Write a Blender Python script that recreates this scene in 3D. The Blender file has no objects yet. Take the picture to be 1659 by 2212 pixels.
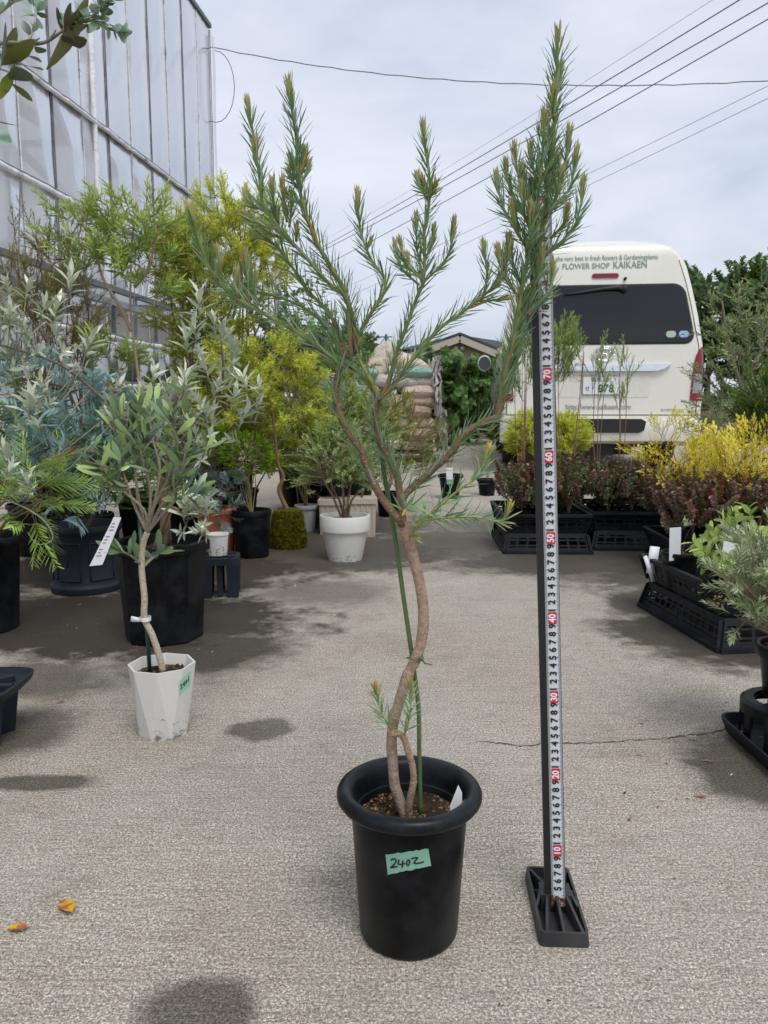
import bpy, math, random
from mathutils import Vector, Matrix, noise
from mathutils.geometry import intersect_ray_tri
R = math.radians
S = bpy.context.scene
COL = S.collection
V3 = Vector

# ---------------------------------------------------------------- camera, sky, sun, exposure
HC, PITCH, FPX = .62, R(7.58), 1661.0          # eye height (m), downward pitch, focal length in 1659x2212 units
cd = bpy.data.cameras.new('camera'); cam = bpy.data.objects.new('camera', cd); COL.objects.link(cam)
cam.location = (0, 0, HC); cam.rotation_euler = (math.pi/2-PITCH, 0, 0)
cd.sensor_fit = 'VERTICAL'; cd.sensor_height = 24; cd.lens = 24*FPX/2212
cd.clip_start = .02; cd.clip_end = 2000
cd.dof.use_dof = True; cd.dof.focus_distance = .9; cd.dof.aperture_fstop = 20
S.camera = cam
S.render.engine = 'CYCLES'; S.render.resolution_x = 768; S.render.resolution_y = 1024
S.cycles.use_denoising = True; S.cycles.max_bounces = 7; S.cycles.transparent_max_bounces = 16
S.view_settings.view_transform = 'Standard'; S.view_settings.look = 'None'
S.view_settings.exposure = 0.42; S.view_settings.gamma = 1.0

SUN_EL, SUN_ROT = R(60), R(158)
w = bpy.data.worlds.new('World'); S.world = w; w.use_nodes = True
nt = w.node_tree; nt.nodes.clear()
def wn(t, **k):
    n = nt.nodes.new(t)
    for a, b in k.items(): setattr(n, a, b)
    return n
wo = wn('ShaderNodeOutputWorld'); bg = wn('ShaderNodeBackground'); bg.inputs[1].default_value = .1
sky = wn('ShaderNodeTexSky', sky_type='NISHITA', sun_disc=False, sun_elevation=SUN_EL, sun_rotation=SUN_ROT)
sky.air_density = 1.3; sky.dust_density = 3.0
tc = wn('ShaderNodeTexCoord'); mp = wn('ShaderNodeMapping'); mp.inputs['Scale'].default_value = (1.0, 1.0, 2.6)
nz = wn('ShaderNodeTexNoise'); nz.inputs['Scale'].default_value = 2.1; nz.inputs['Detail'].default_value = 7; nz.inputs['Roughness'].default_value = .55
nz.inputs['Distortion'].default_value = .25
rp = wn('ShaderNodeValToRGB')
rp.color_ramp.elements[0].position = .33; rp.color_ramp.elements[0].color = (4.0, 4.6, 5.7, 1)
rp.color_ramp.elements[1].position = .66; rp.color_ramp.elements[1].color = (6.7, 6.95, 7.7, 1)
e = rp.color_ramp.elements.new(.47); e.color = (5.4, 5.85, 6.8, 1)
mx = wn('ShaderNodeMix', data_type='RGBA'); mx.inputs['Factor'].default_value = .9
L = nt.links.new
L(tc.outputs['Generated'], mp.inputs[0]); L(mp.outputs[0], nz.inputs['Vector']); L(nz.outputs[0], rp.inputs[0])
L(sky.outputs[0], mx.inputs['A']); L(rp.outputs[0], mx.inputs['B']); L(mx.outputs['Result'], bg.inputs[0]); L(bg.outputs[0], wo.inputs[0])

sd = bpy.data.lights.new('sun', 'SUN'); sun = bpy.data.objects.new('sun', sd); COL.objects.link(sun)
sd.energy = 1.5; sd.angle = R(25); sd.color = (1, .97, .92)
az = math.pi/2 - SUN_ROT
sun.rotation_euler = V3((math.cos(SUN_EL)*math.sin(SUN_ROT), math.cos(SUN_EL)*math.cos(SUN_ROT), math.sin(SUN_EL))).to_track_quat('Z', 'Y').to_euler()

# ---------------------------------------------------------------- helpers
def PT(px, py, Y):
    "world point at distance Y along the view, seen at (px,py) of the 1659x2212 picture"
    x = (px-829.5)/FPX; y = (1106-py)/FPX
    c, s = math.cos(PITCH), math.sin(PITCH)
    d = V3((x, c+y*s, -s+y*c)); t = Y/d.y
    return V3((d.x*t, Y, HC+d.z*t))
def GP(px, py):
    x = (px-829.5)/FPX; y = (1106-py)/FPX
    c, s = math.cos(PITCH), math.sin(PITCH)
    d = V3((x, c+y*s, -s+y*c)); t = -HC/d.z
    return V3((d.x*t, d.y*t, 0))
def lin(h):
    h = h.lstrip('#'); o = []
    for i in (0, 2, 4):
        c = int(h[i:i+2], 16)/255
        o.append(c/12.92 if c <= .04045 else ((c+.055)/1.055)**2.4)
    return tuple(o)
def lerp(a, b, t): return tuple(a[i]+(b[i]-a[i])*t for i in range(len(a)))
def jit(c, r, k=.18):
    f = 1+r.uniform(-k, k); return (c[0]*f*(1+r.uniform(-.08, .08)), c[1]*f, c[2]*f*(1+r.uniform(-.08, .08)))

class MB:
    def __init__(s): s.v = []; s.f = []; s.c = []; s.m = []
    def add(s, vs, fs, col=(1, 1, 1), mi=0, cols=None):
        o = len(s.v); s.v += [tuple(p) for p in vs]; s.f += [tuple(i+o for i in f) for f in fs]; s.m += [mi]*len(fs)
        s.c += cols if cols else [col]*len(vs)
    def box(s, c, d, rot=None, col=(1, 1, 1), mi=0, taper=1.0):
        c = V3(c); x, y, z = d[0]/2, d[1]/2, d[2]/2; k = taper
        ps = [V3(p) for p in ((-x, -y, -z), (x, -y, -z), (x, y, -z), (-x, y, -z), (-x*k, -y*k, z), (x*k, -y*k, z), (x*k, y*k, z), (-x*k, y*k, z))]
        if rot is not None: ps = [rot @ p for p in ps]
        s.add([p+c for p in ps], [(0, 3, 2, 1), (4, 5, 6, 7), (0, 1, 5, 4), (1, 2, 6, 5), (2, 3, 7, 6), (3, 0, 4, 7)], col, mi)
    def bar(s, a, b, wd, th, up=(0, 0, 1), col=(1, 1, 1), mi=0):
        a, b = V3(a), V3(b); d = b-a; l = d.length; d.normalize(); u = V3(up); u = (u-d*u.dot(d))
        if u.length < 1e-5: u = d.orthogonal()
        u.normalize(); sd_ = d.cross(u)
        s.box((a+b)/2, (wd, l, th), Matrix((sd_, d, u)).transposed(), col, mi)
    def tube(s, path, rad, n=6, col=(1, 1, 1), mi=0, cap=True, cols=None):
        P = [V3(p) for p in path]; k = len(P)
        if not hasattr(rad, '__len__'): rad = [rad]*k
        t = (P[1]-P[0]).normalized(); u = t.orthogonal().normalized(); vs = []; cc = []
        for i in range(k):
            a = P[max(i-1, 0)]; b = P[min(i+1, k-1)]; tt = b-a
            if tt.length > 1e-9: tt.normalize()
            else: tt = t
            u = (u-tt*u.dot(tt))
            u = u.normalized() if u.length > 1e-6 else tt.orthogonal().normalized()
            q = tt.cross(u); t = tt
            for j in range(n):
                an = 2*math.pi*j/n; vs.append(P[i]+(u*math.cos(an)+q*math.sin(an))*rad[i]); cc.append(cols[i] if cols else col)
        fs = [(i*n+j, i*n+(j+1) % n, (i+1)*n+(j+1) % n, (i+1)*n+j) for i in range(k-1) for j in range(n)]
        if cap: fs += [tuple(range(n-1, -1, -1)), tuple(range((k-1)*n, k*n))]
        s.add(vs, fs, col, mi, cc)
    def lathe(s, prof, n=32, c=(0, 0, 0), col=(1, 1, 1), mi=0, ph=0.0, wob=None):
        vs = []; k = len(prof)
        for r, z in prof:
            for j in range(n):
                a = 2*math.pi*j/n+ph; rr = r*(wob(a, z) if wob else 1); vs.append((c[0]+rr*math.cos(a), c[1]+rr*math.sin(a), c[2]+z))
        fs = [(i*n+j, i*n+(j+1) % n, (i+1)*n+(j+1) % n, (i+1)*n+j) for i in range(k-1) for j in range(n)]
        s.add(vs, fs, col, mi)
    def poly(s, pts, depth, col=(1, 1, 1), mi=0):
        "prism: closed outline pts pushed along the vector depth"
        n = len(pts); d = V3(depth); a = [V3(p) for p in pts]; b = [p+d for p in a]
        s.add(a+b, [tuple(range(n-1, -1, -1)), tuple(range(n, 2*n))]+[(i, (i+1) % n, n+(i+1) % n, n+i) for i in range(n)], col, mi)
    def blade(s, b, d, up, Ln, W, col, col2=None, prof=((0, .25), (.35, 1), (.72, .75), (1, 0)), curl=0., fold=.25, mi=0):
        b, d = V3(b), V3(d).normalized(); up = V3(up); sd_ = d.cross(up)
        if sd_.length < 1e-4: sd_ = d.orthogonal()
        sd_.normalize(); up = sd_.cross(d); vs = []; cc = []; fs = []; c2 = col2 or col
        for t, wv in prof:
            p = b+d*(Ln*t)-up*(curl*Ln*t*t); h = W*wv/2; c = lerp(col, c2, t)
            if wv <= 0: vs.append(p); cc.append(c)
            elif fold is None: vs += [p-sd_*h, p+sd_*h]; cc += [c, c]
            else: vs += [p-sd_*h+up*h*fold, p, p+sd_*h+up*h*fold]; cc += [c, c, c]
        k = 2 if fold is None else 3; i = 0; m = len(prof)
        for q in range(m-1):
            if prof[q+1][1] <= 0:
                fs += [(i+j, i+j+1, i+k) for j in range(k-1)]
            else:
                fs += [(i+j, i+j+1, i+k+j+1, i+k+j) for j in range(k-1)]
            i += k
        s.add(vs, fs, col, mi, cc)
    def mesh(s, name, mats, smooth=True):
        me = bpy.data.meshes.new(name); me.from_pydata(s.v, [], s.f)
        for m in (mats if isinstance(mats, (list, tuple)) else [mats]): me.materials.append(m)
        if any(s.m): me.polygons.foreach_set('material_index', s.m)
        at = me.color_attributes.new('Col', 'FLOAT_COLOR', 'POINT')
        at.data.foreach_set('color', [x for c in s.c for x in (c[0], c[1], c[2], 1)])
        me.polygons.foreach_set('use_smooth', [bool(smooth)]*len(me.polygons)); me.update()
        return me
    def build(s, name, mats, parent=None, smooth=True, sharp=None):
        me = s.mesh(name, mats, smooth)
        if smooth and sharp: me.set_sharp_from_angle(angle=R(sharp))
        return link(name, me, parent)
def link(name, me, parent=None, mat=None):
    o = bpy.data.objects.new(name, me); COL.objects.link(o)
    if parent is not None: o.parent = parent
    if mat is not None: o.matrix_local = mat
    return o
def tag(o, label=None, cat=None, group=None, kind=None):
    if label: o['label'] = label
    if cat: o['category'] = cat
    if group: o['group'] = group
    if kind: o['kind'] = kind
    return o
def thing(name, label, cat, group=None, loc=(0, 0, 0), rz=0.):
    o = link(name, None); o.location = loc; o.rotation_euler = (0, 0, rz); o.empty_display_size = .05
    return tag(o, label, cat, group)
def along(p, d, roll=0., sc=1.):
    "matrix that puts a +Z mesh at p pointing along d"
    q = V3(d).to_track_quat('Z', 'Y').to_matrix().to_4x4()
    return Matrix.Translation(V3(p)) @ q @ Matrix.Rotation(roll, 4, 'Z') @ Matrix.Scale(sc, 4)
def spline(P, m=4):
    P = [V3(p) for p in P]; o = []
    for i in range(len(P)-1):
        a = P[max(i-1, 0)]; b = P[i]; c = P[i+1]; d = P[min(i+2, len(P)-1)]
        for k in range(m):
            t = k/m; o.append(.5*((2*b)+(c-a)*t+(2*a-5*b+4*c-d)*t*t+(3*b-a-3*c+d)*t**3))
    o.append(P[-1]); return o
def rad_lerp(r0, r1, n, pw=1.): return [r0+(r1-r0)*(i/(n-1))**pw for i in range(n)]

# ---------------------------------------------------------------- materials
class NT:
    def __init__(s, name):
        s.m = bpy.data.materials.new(name); s.m.use_nodes = True; s.t = s.m.node_tree; s.t.nodes.clear()
        s.out = s.n('ShaderNodeOutputMaterial')
    def n(s, t, ins=None, **k):
        x = s.t.nodes.new(t)
        for a, b in k.items(): setattr(x, a, b)
        if ins:
            for a, b in ins.items():
                if isinstance(b, bpy.types.NodeSocket): s.t.links.new(b, x.inputs[a])
                else: x.inputs[a].default_value = b
        return x
    def l(s, a, b): s.t.links.new(a, b)
    def math(s, op, a, b=0., clamp=False):
        x = s.n('ShaderNodeMath', {0: a, 1: b}, operation=op); x.use_clamp = clamp; return x.outputs[0]
    def mix(s, f, a, b, bt='MIX'):
        x = s.n('ShaderNodeMix', data_type='RGBA', blend_type=bt)
        for k, val in (('Factor', f), ('A', a), ('B', b)):
            if isinstance(val, bpy.types.NodeSocket): s.l(val, x.inputs[k])
            else: x.inputs[k].default_value = val if k == 'Factor' else (*val[:3], 1)
        return x.outputs['Result']
    def obj(s): return s.n('ShaderNodeTexCoord').outputs['Object']
    def noise(s, sc, det=4, rough=.55, vec=None, dist=0.):
        x = s.n('ShaderNodeTexNoise', {'Scale': sc, 'Detail': det, 'Roughness': rough, 'Distortion': dist})
        s.l(vec if vec is not None else s.obj(), x.inputs['Vector']); return x.outputs[0]
    def ramp(s, f, *st):
        x = s.n('ShaderNodeValToRGB'); el = x.color_ramp.elements
        while len(el) < len(st): el.new(.5)
        for q, (p, c) in zip(el, st): q.position = p; q.color = (*c, 1) if len(c) == 3 else c
        s.l(f, x.inputs[0]); return x.outputs[0]
    def g(s, f, a, b): return s.ramp(f, (a, (0, 0, 0)), (b, (1, 1, 1)))
    def bump(s, h, st=.3, d=.002):
        return s.n('ShaderNodeBump', {'Strength': st, 'Distance': d, 'Height': h}).outputs[0]
    def bsdf(s, col, rough=.5, spec=.5, metal=0., nrm=None, **k):
        x = s.n('ShaderNodeBsdfPrincipled')
        for nm, val in (('Base Color', col), ('Roughness', rough), ('Specular IOR Level', spec), ('Metallic', metal), ('Normal', nrm)):
            if val is None: continue
            if isinstance(val, bpy.types.NodeSocket): s.l(val, x.inputs[nm])
            else: x.inputs[nm].default_value = (*val[:3], 1) if nm == 'Base Color' else val
        for a, b in k.items(): x.inputs[a.replace('_', ' ')].default_value = b
        return x.outputs[0]
    def done(s, sh): s.l(sh, s.out.inputs[0]); return s.m

def m_leaf(name, rough=.45, trans=.36, spec=.4, var=.25, tint=.35):
    q = NT(name); c = q.n('ShaderNodeAttribute', attribute_name='Col').outputs['Color']
    rnd = q.n('ShaderNodeObjectInfo').outputs['Random']
    f = q.math('MULTIPLY_ADD', rnd, var); f.node.inputs[2].default_value = 1.2-var/2
    n = q.noise(40, 2); f2 = q.math('MULTIPLY_ADD', n, .5); f2.node.inputs[2].default_value = .75
    k = q.math('MULTIPLY', f, f2)
    vm = q.n('ShaderNodeVectorMath', {0: c}, operation='SCALE'); q.l(k, vm.inputs['Scale'])
    b = q.bsdf(vm.outputs[0], rough, spec)
    tr = q.n('ShaderNodeBsdfTranslucent', {'Color': q.mix(tint, vm.outputs[0], (.35, .42, .05))}).outputs[0]
    mxx = q.n('ShaderNodeMixShader', {0: trans, 1: b, 2: tr})
    return q.done(mxx.outputs[0])
def m_attr(name, rough=.6, nsc=60., amt=.35, bump=.3, spec=.4):
    q = NT(name); c = q.n('ShaderNodeAttribute', attribute_name='Col').outputs['Color']
    n = q.noise(nsc, 4); f = q.math('MULTIPLY_ADD', n, amt*2); f.node.inputs[2].default_value = 1-amt
    vm = q.n('ShaderNodeVectorMath', {0: c}, operation='SCALE'); q.l(f, vm.inputs['Scale'])
    return q.done(q.bsdf(vm.outputs[0], rough, spec, nrm=q.bump(n, bump, .002)))
def m_plastic(name, col, rough=.45, dirt=.25, dcol=(.22, .21, .19), sc=9., spec=.5, bump=.12, streak=True, splash=0.):
    q = NT(name); o = q.obj()
    n1 = q.noise(sc, 6, .65); n2 = q.noise(160, 3, .7)
    vec = q.n('ShaderNodeMapping', {'Vector': o, 'Scale': (60, 60, 4)}).outputs[0]
    n3 = q.noise(1.6, 4, .6, vec)
    d = q.math('MULTIPLY', q.g(n1, .42, .75), dirt)
    if streak: d = q.math('MAXIMUM', d, q.math('MULTIPLY', q.g(n3, .6, .85), dirt*.6))
    sp = q.math('MULTIPLY', q.g(n2, .68, .74), dirt*.9)
    d = q.math('MAXIMUM', d, sp, True)
    c = q.mix(d, col, dcol)
    if splash:      # soil splashed up around the foot of the pot
        z = q.n('ShaderNodeSeparateXYZ', {0: o}).outputs[2]; ns = q.noise(75, 5, .75)
        k = q.g(q.math('SUBTRACT', ns, q.math('MULTIPLY', z, 2.2)), .50, .58); c = q.mix(q.math('MULTIPLY', k, splash), c, (.06, .045, .03))
    r = q.math('MULTIPLY_ADD', n1, .25, True); r.node.inputs[2].default_value = rough-.1
    return q.done(q.bsdf(c, r, spec, nrm=q.bump(n2, bump, .0006)))
def m_plain(name, col, rough=.5, metal=0., spec=.5, var=.12, sc=20., bump=0.):
    q = NT(name); n = q.noise(sc, 5, .6)
    c = q.mix(n, tuple(x*(1-var) for x in col), tuple(min(1, x*(1+var)) for x in col))
    return q.done(q.bsdf(c, rough, spec, metal, q.bump(n, bump, .002) if bump else None))

M = {}
M['leaf'] = m_leaf('leaf'); M['needle'] = m_leaf('needle', .5, .28, .3, .12, .08); M['silver'] = m_leaf('silver_leaf', .8, .2, .15, .2)
M['glossy'] = m_leaf('glossy_leaf', .34, .2, .5, .2)
M['bark'] = m_attr('bark', .85, 210, .6, .9, .2); M['twig'] = m_attr('twig', .75, 120, .3, .2, .3)
M['black'] = m_plastic('black_plastic', (.0035, .004, .005), .34, .26, (.075, .083, .095), 16, spec=.14)
M['navy'] = m_plastic('navy_plastic', (.018, .022, .031), .5, .2, (.07, .078, .09), spec=.2)
M['crate'] = m_plastic('crate_plastic', (.011, .0125, .016), .5, .2, (.07, .075, .085), 14, spec=.2)
M['white_pot'] = m_plastic('white_plastic', (.70, .69, .65), .45, .22, (.42, .40, .34), 7, splash=.75)
M['grey_pot'] = m_plastic('grey_plastic', (.45, .47, .48), .5, .2, (.3, .3, .28), 7)
M['beige_pot'] = m_plastic('beige_plastic', (.52, .44, .37), .55, .2, (.3, .26, .2), 7)
M['terra'] = m_plastic('terracotta_plastic', (.46, .16, .085), .55, .25, (.45, .28, .2), 8)
M['soil'] = m_attr('soil', .95, 60, .5, .8, .15)
M['white'] = m_plain('white_card', (.78, .79, .82), .55)
M['ink'] = m_plain('ink', (.012, .012, .014), .6)
M['tape'] = NT('green_tape')
q = M['tape']; wv = q.n('ShaderNodeTexWave', {'Vector': q.obj(), 'Scale': 190., 'Distortion': .3}, bands_direction='Z')
M['tape'] = q.done(q.bsdf(q.mix(wv.outputs[1], (.16, .36, .27), (.27, .50, .39)), .5))
M['mint'] = m_plain('mint_tape', (.34, .66, .44), .5)
M['stake'] = m_plain('stake_green', (.085, .14, .05), .5, 0, .4, .3, 70)
M['dkgreen'] = m_plain('stake_dark_green', (.02, .07, .045), .4)
# ---------------------------------------------------------------- ground
def ground():
    q = NT('concrete'); o = q.obj()
    sep = q.n('ShaderNodeSeparateXYZ', {0: o})
    fine = q.noise(720, 2, .7); grit = q.noise(300, 4, .75); mid = q.noise(9, 5, .6); big = q.noise(1.1, 4, .6)
    br = q.n('ShaderNodeMapping', {'Vector': o, 'Scale': (22, 330, 1)}).outputs[0]
    broom = q.noise(1.0, 4, .65, br)
    br2 = q.n('ShaderNodeMapping', {'Vector': o, 'Scale': (6, 110, 1)}).outputs[0]
    broom2 = q.noise(1.0, 3, .6, br2)
    c = q.ramp(fine, (.40, lin('4f4943')), (.5, lin('a59c8e')), (.60, lin('e1dbd0')))
    c = q.mix(.55, c, q.ramp(grit, (.42, lin('4d4741')), (.5, lin('a59c8e')), (.585, lin('ded8cd'))))
    c = q.mix(q.math('MULTIPLY', q.g(broom, .53, .63), .6), c, lin('6c655e'))
    c = q.mix(q.math('MULTIPLY', q.g(broom2, .48, .64), .3), c, lin('7b746b'))
    c = q.mix(q.math('MULTIPLY', q.g(mid, .5, .72), .22), c, lin('8a8379'))
    c = q.mix(q.math('MULTIPLY', q.g(big, .45, .65), .25), c, lin('bdb9b0'))
    st1 = q.noise(2.3, 8, .68, dist=.6); st2 = q.noise(.8, 6, .6); st3 = q.noise(14, 6, .7, dist=.8)
    c = q.mix(q.math('MULTIPLY', q.g(st1, .47, .66), .36), c, q.mix(1., c, (.55, .52, .48), 'MULTIPLY'))
    c = q.mix(q.math('MULTIPLY', q.g(st2, .45, .65), .28), c, q.mix(1., c, (.68, .64, .58), 'MULTIPLY'))
    c = q.mix(q.math('MULTIPLY', q.g(st3, .55, .68), .4), c, q.mix(1., c, (.6, .56, .5), 'MULTIPLY'))
    pit = q.noise(430, 2, .6); c = q.mix(q.math('MULTIPLY', q.g(pit, .62, .67), .7), c, lin('3d362f'))
    chip = q.noise(390, 2, .6, q.n('ShaderNodeMapping', {'Vector': o, 'Location': (7, 3, 1)}).outputs[0]); c = q.mix(q.math('MULTIPLY', q.g(chip, .66, .70), .6), c, lin('e8e2d6'))
    gr = q.ramp(q.noise(520, 3, .8), (.36, (.50, .48, .46)), (.5, (1.02, 1.02, 1.02)), (.62, (1.55, 1.54, 1.52)))
    gr2 = q.ramp(q.noise(210, 3, .7), (.38, (.72, .71, .70)), (.62, (1.28, 1.28, 1.28)))
    c = q.mix(1., q.mix(1., c, gr, 'MULTIPLY'), gr2, 'MULTIPLY')
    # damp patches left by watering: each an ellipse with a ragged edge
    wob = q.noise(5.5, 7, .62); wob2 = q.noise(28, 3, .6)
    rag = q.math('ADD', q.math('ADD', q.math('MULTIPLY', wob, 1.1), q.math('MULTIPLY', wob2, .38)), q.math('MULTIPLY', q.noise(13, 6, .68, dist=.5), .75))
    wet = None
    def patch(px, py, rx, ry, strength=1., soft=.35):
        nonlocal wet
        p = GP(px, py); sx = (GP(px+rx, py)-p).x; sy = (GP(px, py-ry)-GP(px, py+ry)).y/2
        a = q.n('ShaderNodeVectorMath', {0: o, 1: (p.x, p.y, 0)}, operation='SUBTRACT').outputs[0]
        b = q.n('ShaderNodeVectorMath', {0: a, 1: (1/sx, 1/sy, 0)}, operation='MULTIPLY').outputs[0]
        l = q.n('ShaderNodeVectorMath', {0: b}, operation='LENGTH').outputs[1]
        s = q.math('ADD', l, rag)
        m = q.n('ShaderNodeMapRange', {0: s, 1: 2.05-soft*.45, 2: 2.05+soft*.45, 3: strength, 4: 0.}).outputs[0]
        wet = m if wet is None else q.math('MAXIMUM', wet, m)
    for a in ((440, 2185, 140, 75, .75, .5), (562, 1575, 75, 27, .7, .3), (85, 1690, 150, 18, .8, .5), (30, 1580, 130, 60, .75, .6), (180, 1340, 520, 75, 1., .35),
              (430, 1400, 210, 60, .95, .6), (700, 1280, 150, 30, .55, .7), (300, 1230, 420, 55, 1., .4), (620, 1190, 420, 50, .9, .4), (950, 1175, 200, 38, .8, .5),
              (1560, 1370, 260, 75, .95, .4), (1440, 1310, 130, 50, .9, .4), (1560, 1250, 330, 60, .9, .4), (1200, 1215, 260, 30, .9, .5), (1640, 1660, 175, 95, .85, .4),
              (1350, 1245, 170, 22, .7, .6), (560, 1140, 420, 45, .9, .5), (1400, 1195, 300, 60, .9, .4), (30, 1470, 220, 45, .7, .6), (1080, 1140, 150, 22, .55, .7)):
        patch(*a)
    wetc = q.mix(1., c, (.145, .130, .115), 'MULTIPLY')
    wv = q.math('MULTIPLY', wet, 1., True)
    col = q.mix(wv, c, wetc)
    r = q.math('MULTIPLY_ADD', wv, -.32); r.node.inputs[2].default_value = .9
    h = q.math('ADD', q.math('MULTIPLY', grit, .6), q.math('ADD', q.math('MULTIPLY', fine, .4), q.math('MULTIPLY', broom, .8)))
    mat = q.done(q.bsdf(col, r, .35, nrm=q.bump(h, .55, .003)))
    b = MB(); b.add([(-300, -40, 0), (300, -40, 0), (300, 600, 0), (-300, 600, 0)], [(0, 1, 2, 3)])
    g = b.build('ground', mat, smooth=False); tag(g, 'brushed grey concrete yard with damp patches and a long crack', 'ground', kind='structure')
    # crack: a ragged thin dark groove line
    rnd = random.Random(4); P = []
    for px, py in ((1000, 1609), (1040, 1603), (1080, 1606), (1130, 1612), (1180, 1607), (1240, 1607), (1300, 1604), (1360, 1600), (1420, 1597), (1480, 1590), (1540, 1583), (1600, 1560), (1660, 1540), (1740, 1500)):
        P.append(GP(px, py))
    P = spline(P, 8); b = MB(); vs = []
    for i, p in enumerate(P):
        wd = .0013*(.4+1.2*rnd.random())*(min(1, i/14)); p = p+V3((0, rnd.uniform(-.003, .003), .0012))
        vs += [p+V3((0, -wd, 0)), p+V3((0, wd, 0))]
    b.add(vs, [(2*i, 2*i+2, 2*i+3, 2*i+1) for i in range(len(P)-1)])
    cr = b.build('crack', m_plain('crack_dirt', (.045, .038, .032), .95), g, False)
ground()

# ---------------------------------------------------------------- greenhouse
YAW = R(6.85)
def greenhouse():
    ux = V3((math.sin(YAW), math.cos(YAW), 0)); nx = V3((math.cos(YAW), -math.sin(YAW), 0))   # along the wall / out of the wall
    C = PT(475, 885, 10.7); C.z = 0
    W = lambda s, z, out=0.: C-ux*s+nx*out+V3((0, 0, z))       # s metres from the corner towards the camera
    q = NT('greenhouse_film'); n = q.noise(1.4, 4, .6); n2 = q.noise(30, 3, .6)
    vec = q.n('ShaderNodeMapping', {'Vector': q.obj(), 'Scale': (3, 3, .5)}).outputs[0]; n3 = q.noise(1.5, 5, .6, vec)
    c = q.mix(n3, (.88, .885, .905), (.93, .93, .945))
    d = q.n('ShaderNodeBsdfDiffuse', {'Color': c}).outputs[0]; t = q.n('ShaderNodeBsdfTranslucent', {'Color': c}).outputs[0]
    dt = q.n('ShaderNodeMixShader', {0: .45, 1: d, 2: t}).outputs[0]
    tp = q.n('ShaderNodeBsdfTransparent', {'Color': (.95, .96, .98, 1)}).outputs[0]
    f = q.math('MULTIPLY_ADD', n, .18); f.node.inputs[2].default_value = .20
    m = q.n('ShaderNodeMixShader', {0: f, 1: dt, 2: tp}).outputs[0]
    gl = q.n('ShaderNodeBsdfGlossy', {'Roughness': .18, 'Normal': q.bump(n3, .4, .03)}).outputs[0]
    fr = q.n('ShaderNodeFresnel', {'IOR': 1.12}).outputs[0]
    film = q.done(q.n('ShaderNodeMixShader', {0: fr, 1: m, 2: gl}).outputs[0])
    steel = m_plain('galvanised_steel', (.30, .32, .35), .5, .5, .5, .2, 12)
    dark = m_plain('dark_steel', (.15, .155, .17), .6, .2)
    q = NT('crumpled_film'); n = q.noise(14, 5, .7); dn = q.noise(5, 5, .7)
    fold = q.done(q.bsdf(q.mix(q.g(dn, .55, .68), (.84, .85, .88), (.30, .27, .24)), .4, .5, nrm=q.bump(n, .8, .03)))
    beige = m_plain('shade_sheet', (.50, .47, .43), .9, 0, .2, .2, 3)
    T = thing('greenhouse', 'tall greenhouse clad in milky plastic film on steel posts', 'greenhouse')
    z_e, zB, zA, zr, zo, zl, zb = 5.55, 3.23, 2.42, 1.78, 1.33, .88, .12
    NB = 24; sp = .5
    rnd = random.Random(2)
    def panel(s0, s1, z0, z1, nm='film_panel', mat=film):
        b = MB(); nxs, nzs = 5, 8; vs = []
        for i in range(nxs+1):
            for j in range(nzs+1):
                u, v = i/nxs, j/nzs
                bulge = .018*math.sin(math.pi*u)*math.sin(math.pi*v)+.006*noise.noise((s0*3+u*2, z0*2+v*3, 1.7))
                vs.append(W(s0+(s1-s0)*u, z0+(z1-z0)*v, bulge))
        b.add(vs, [(i*(nzs+1)+j, (i+1)*(nzs+1)+j, (i+1)*(nzs+1)+j+1, i*(nzs+1)+j+1) for i in range(nxs) for j in range(nzs)])
        return b.build(nm, mat, T)
    for k in range(NB):
        s0, s1 = k*sp+.012, (k+1)*sp-.012
        for z0, z1 in ((zb, zl-.01), (zl+.02, zo-.01), (zr+.02, zA-.01), (zA+.02, zB-.01), (zB+.02, z_e-.02)): panel(s0, s1, z0, z1)
        if k in (7, 8, 13): continue
        b = MB(); b.poly([W(s0, zo+.03, -.10), W(s1, zo+.03, -.10+.03*rnd.random()), W(s1, zr-.17, -.10), W(s0, zr-.17, -.10)], nx*-.004); b.build('shade_sheet', beige, T, False)
    for k in range(NB+1):
        b = MB(); b.bar(W(k*sp, 0, -.03), W(k*sp, z_e, -.03), .025, .04, nx)
        b.build('post', dark if k % 2 == 0 else steel, T, False)
        if k < NB:      # clamp strip over the film edge
            b = MB(); b.bar(W(k*sp, zr+.05, .006), W(k*sp, z_e-.05, .006), .006 if k % 2 else .009, .008, nx); b.build('clamp_strip', dark if k % 2 == 0 else fold, T, False)
    for z, h, m in ((z_e, .05, dark), (zr, .05, dark), (zr-.13, .06, steel), (zo, .04, steel), (zl, .04, steel), (zB, .04, steel), (zA, .04, steel)):
        b = MB(); b.bar(W(-.02, z, .0), W(NB*sp, z, .0), .05, h, (0, 0, 1)); b.build('rail', m, T, False)
    for z, s0, s1, rr in ((zB, 0., 5.6, .022), (zB, 5.6, NB*sp, .012), (zA, 0., NB*sp, .030), (zo, 0, NB*sp, .026), (zl, 0, NB*sp, .022)):
        P = []; rad = []; n = int((s1-s0)*14)
        for i in range(n+1):
            s = s0+(s1-s0)*i/n; P.append(W(s, z+.012*noise.noise((s*4, z, 0))-.02, .035+.012*noise.noise((s*6, z, 5)))); rad.append(rr*(.75+.5*abs(noise.noise((s*7, z, 9)))))
        b = MB(); b.tube(P, rad, 7); b.build('film_roll', fold, T)
        P2 = [p+V3((0, 0, rr*.9))+nx*.004 for p in P]; b = MB(); b.tube(P2, .009, 5); b.build('clip_rail', dark, T)
    P = [W(3.32+.012*noise.noise((z*5, 3, 3)), z, .03) for z in [zA+.05*i for i in range(int((z_e-zA)/.05)+1)]]
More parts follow.
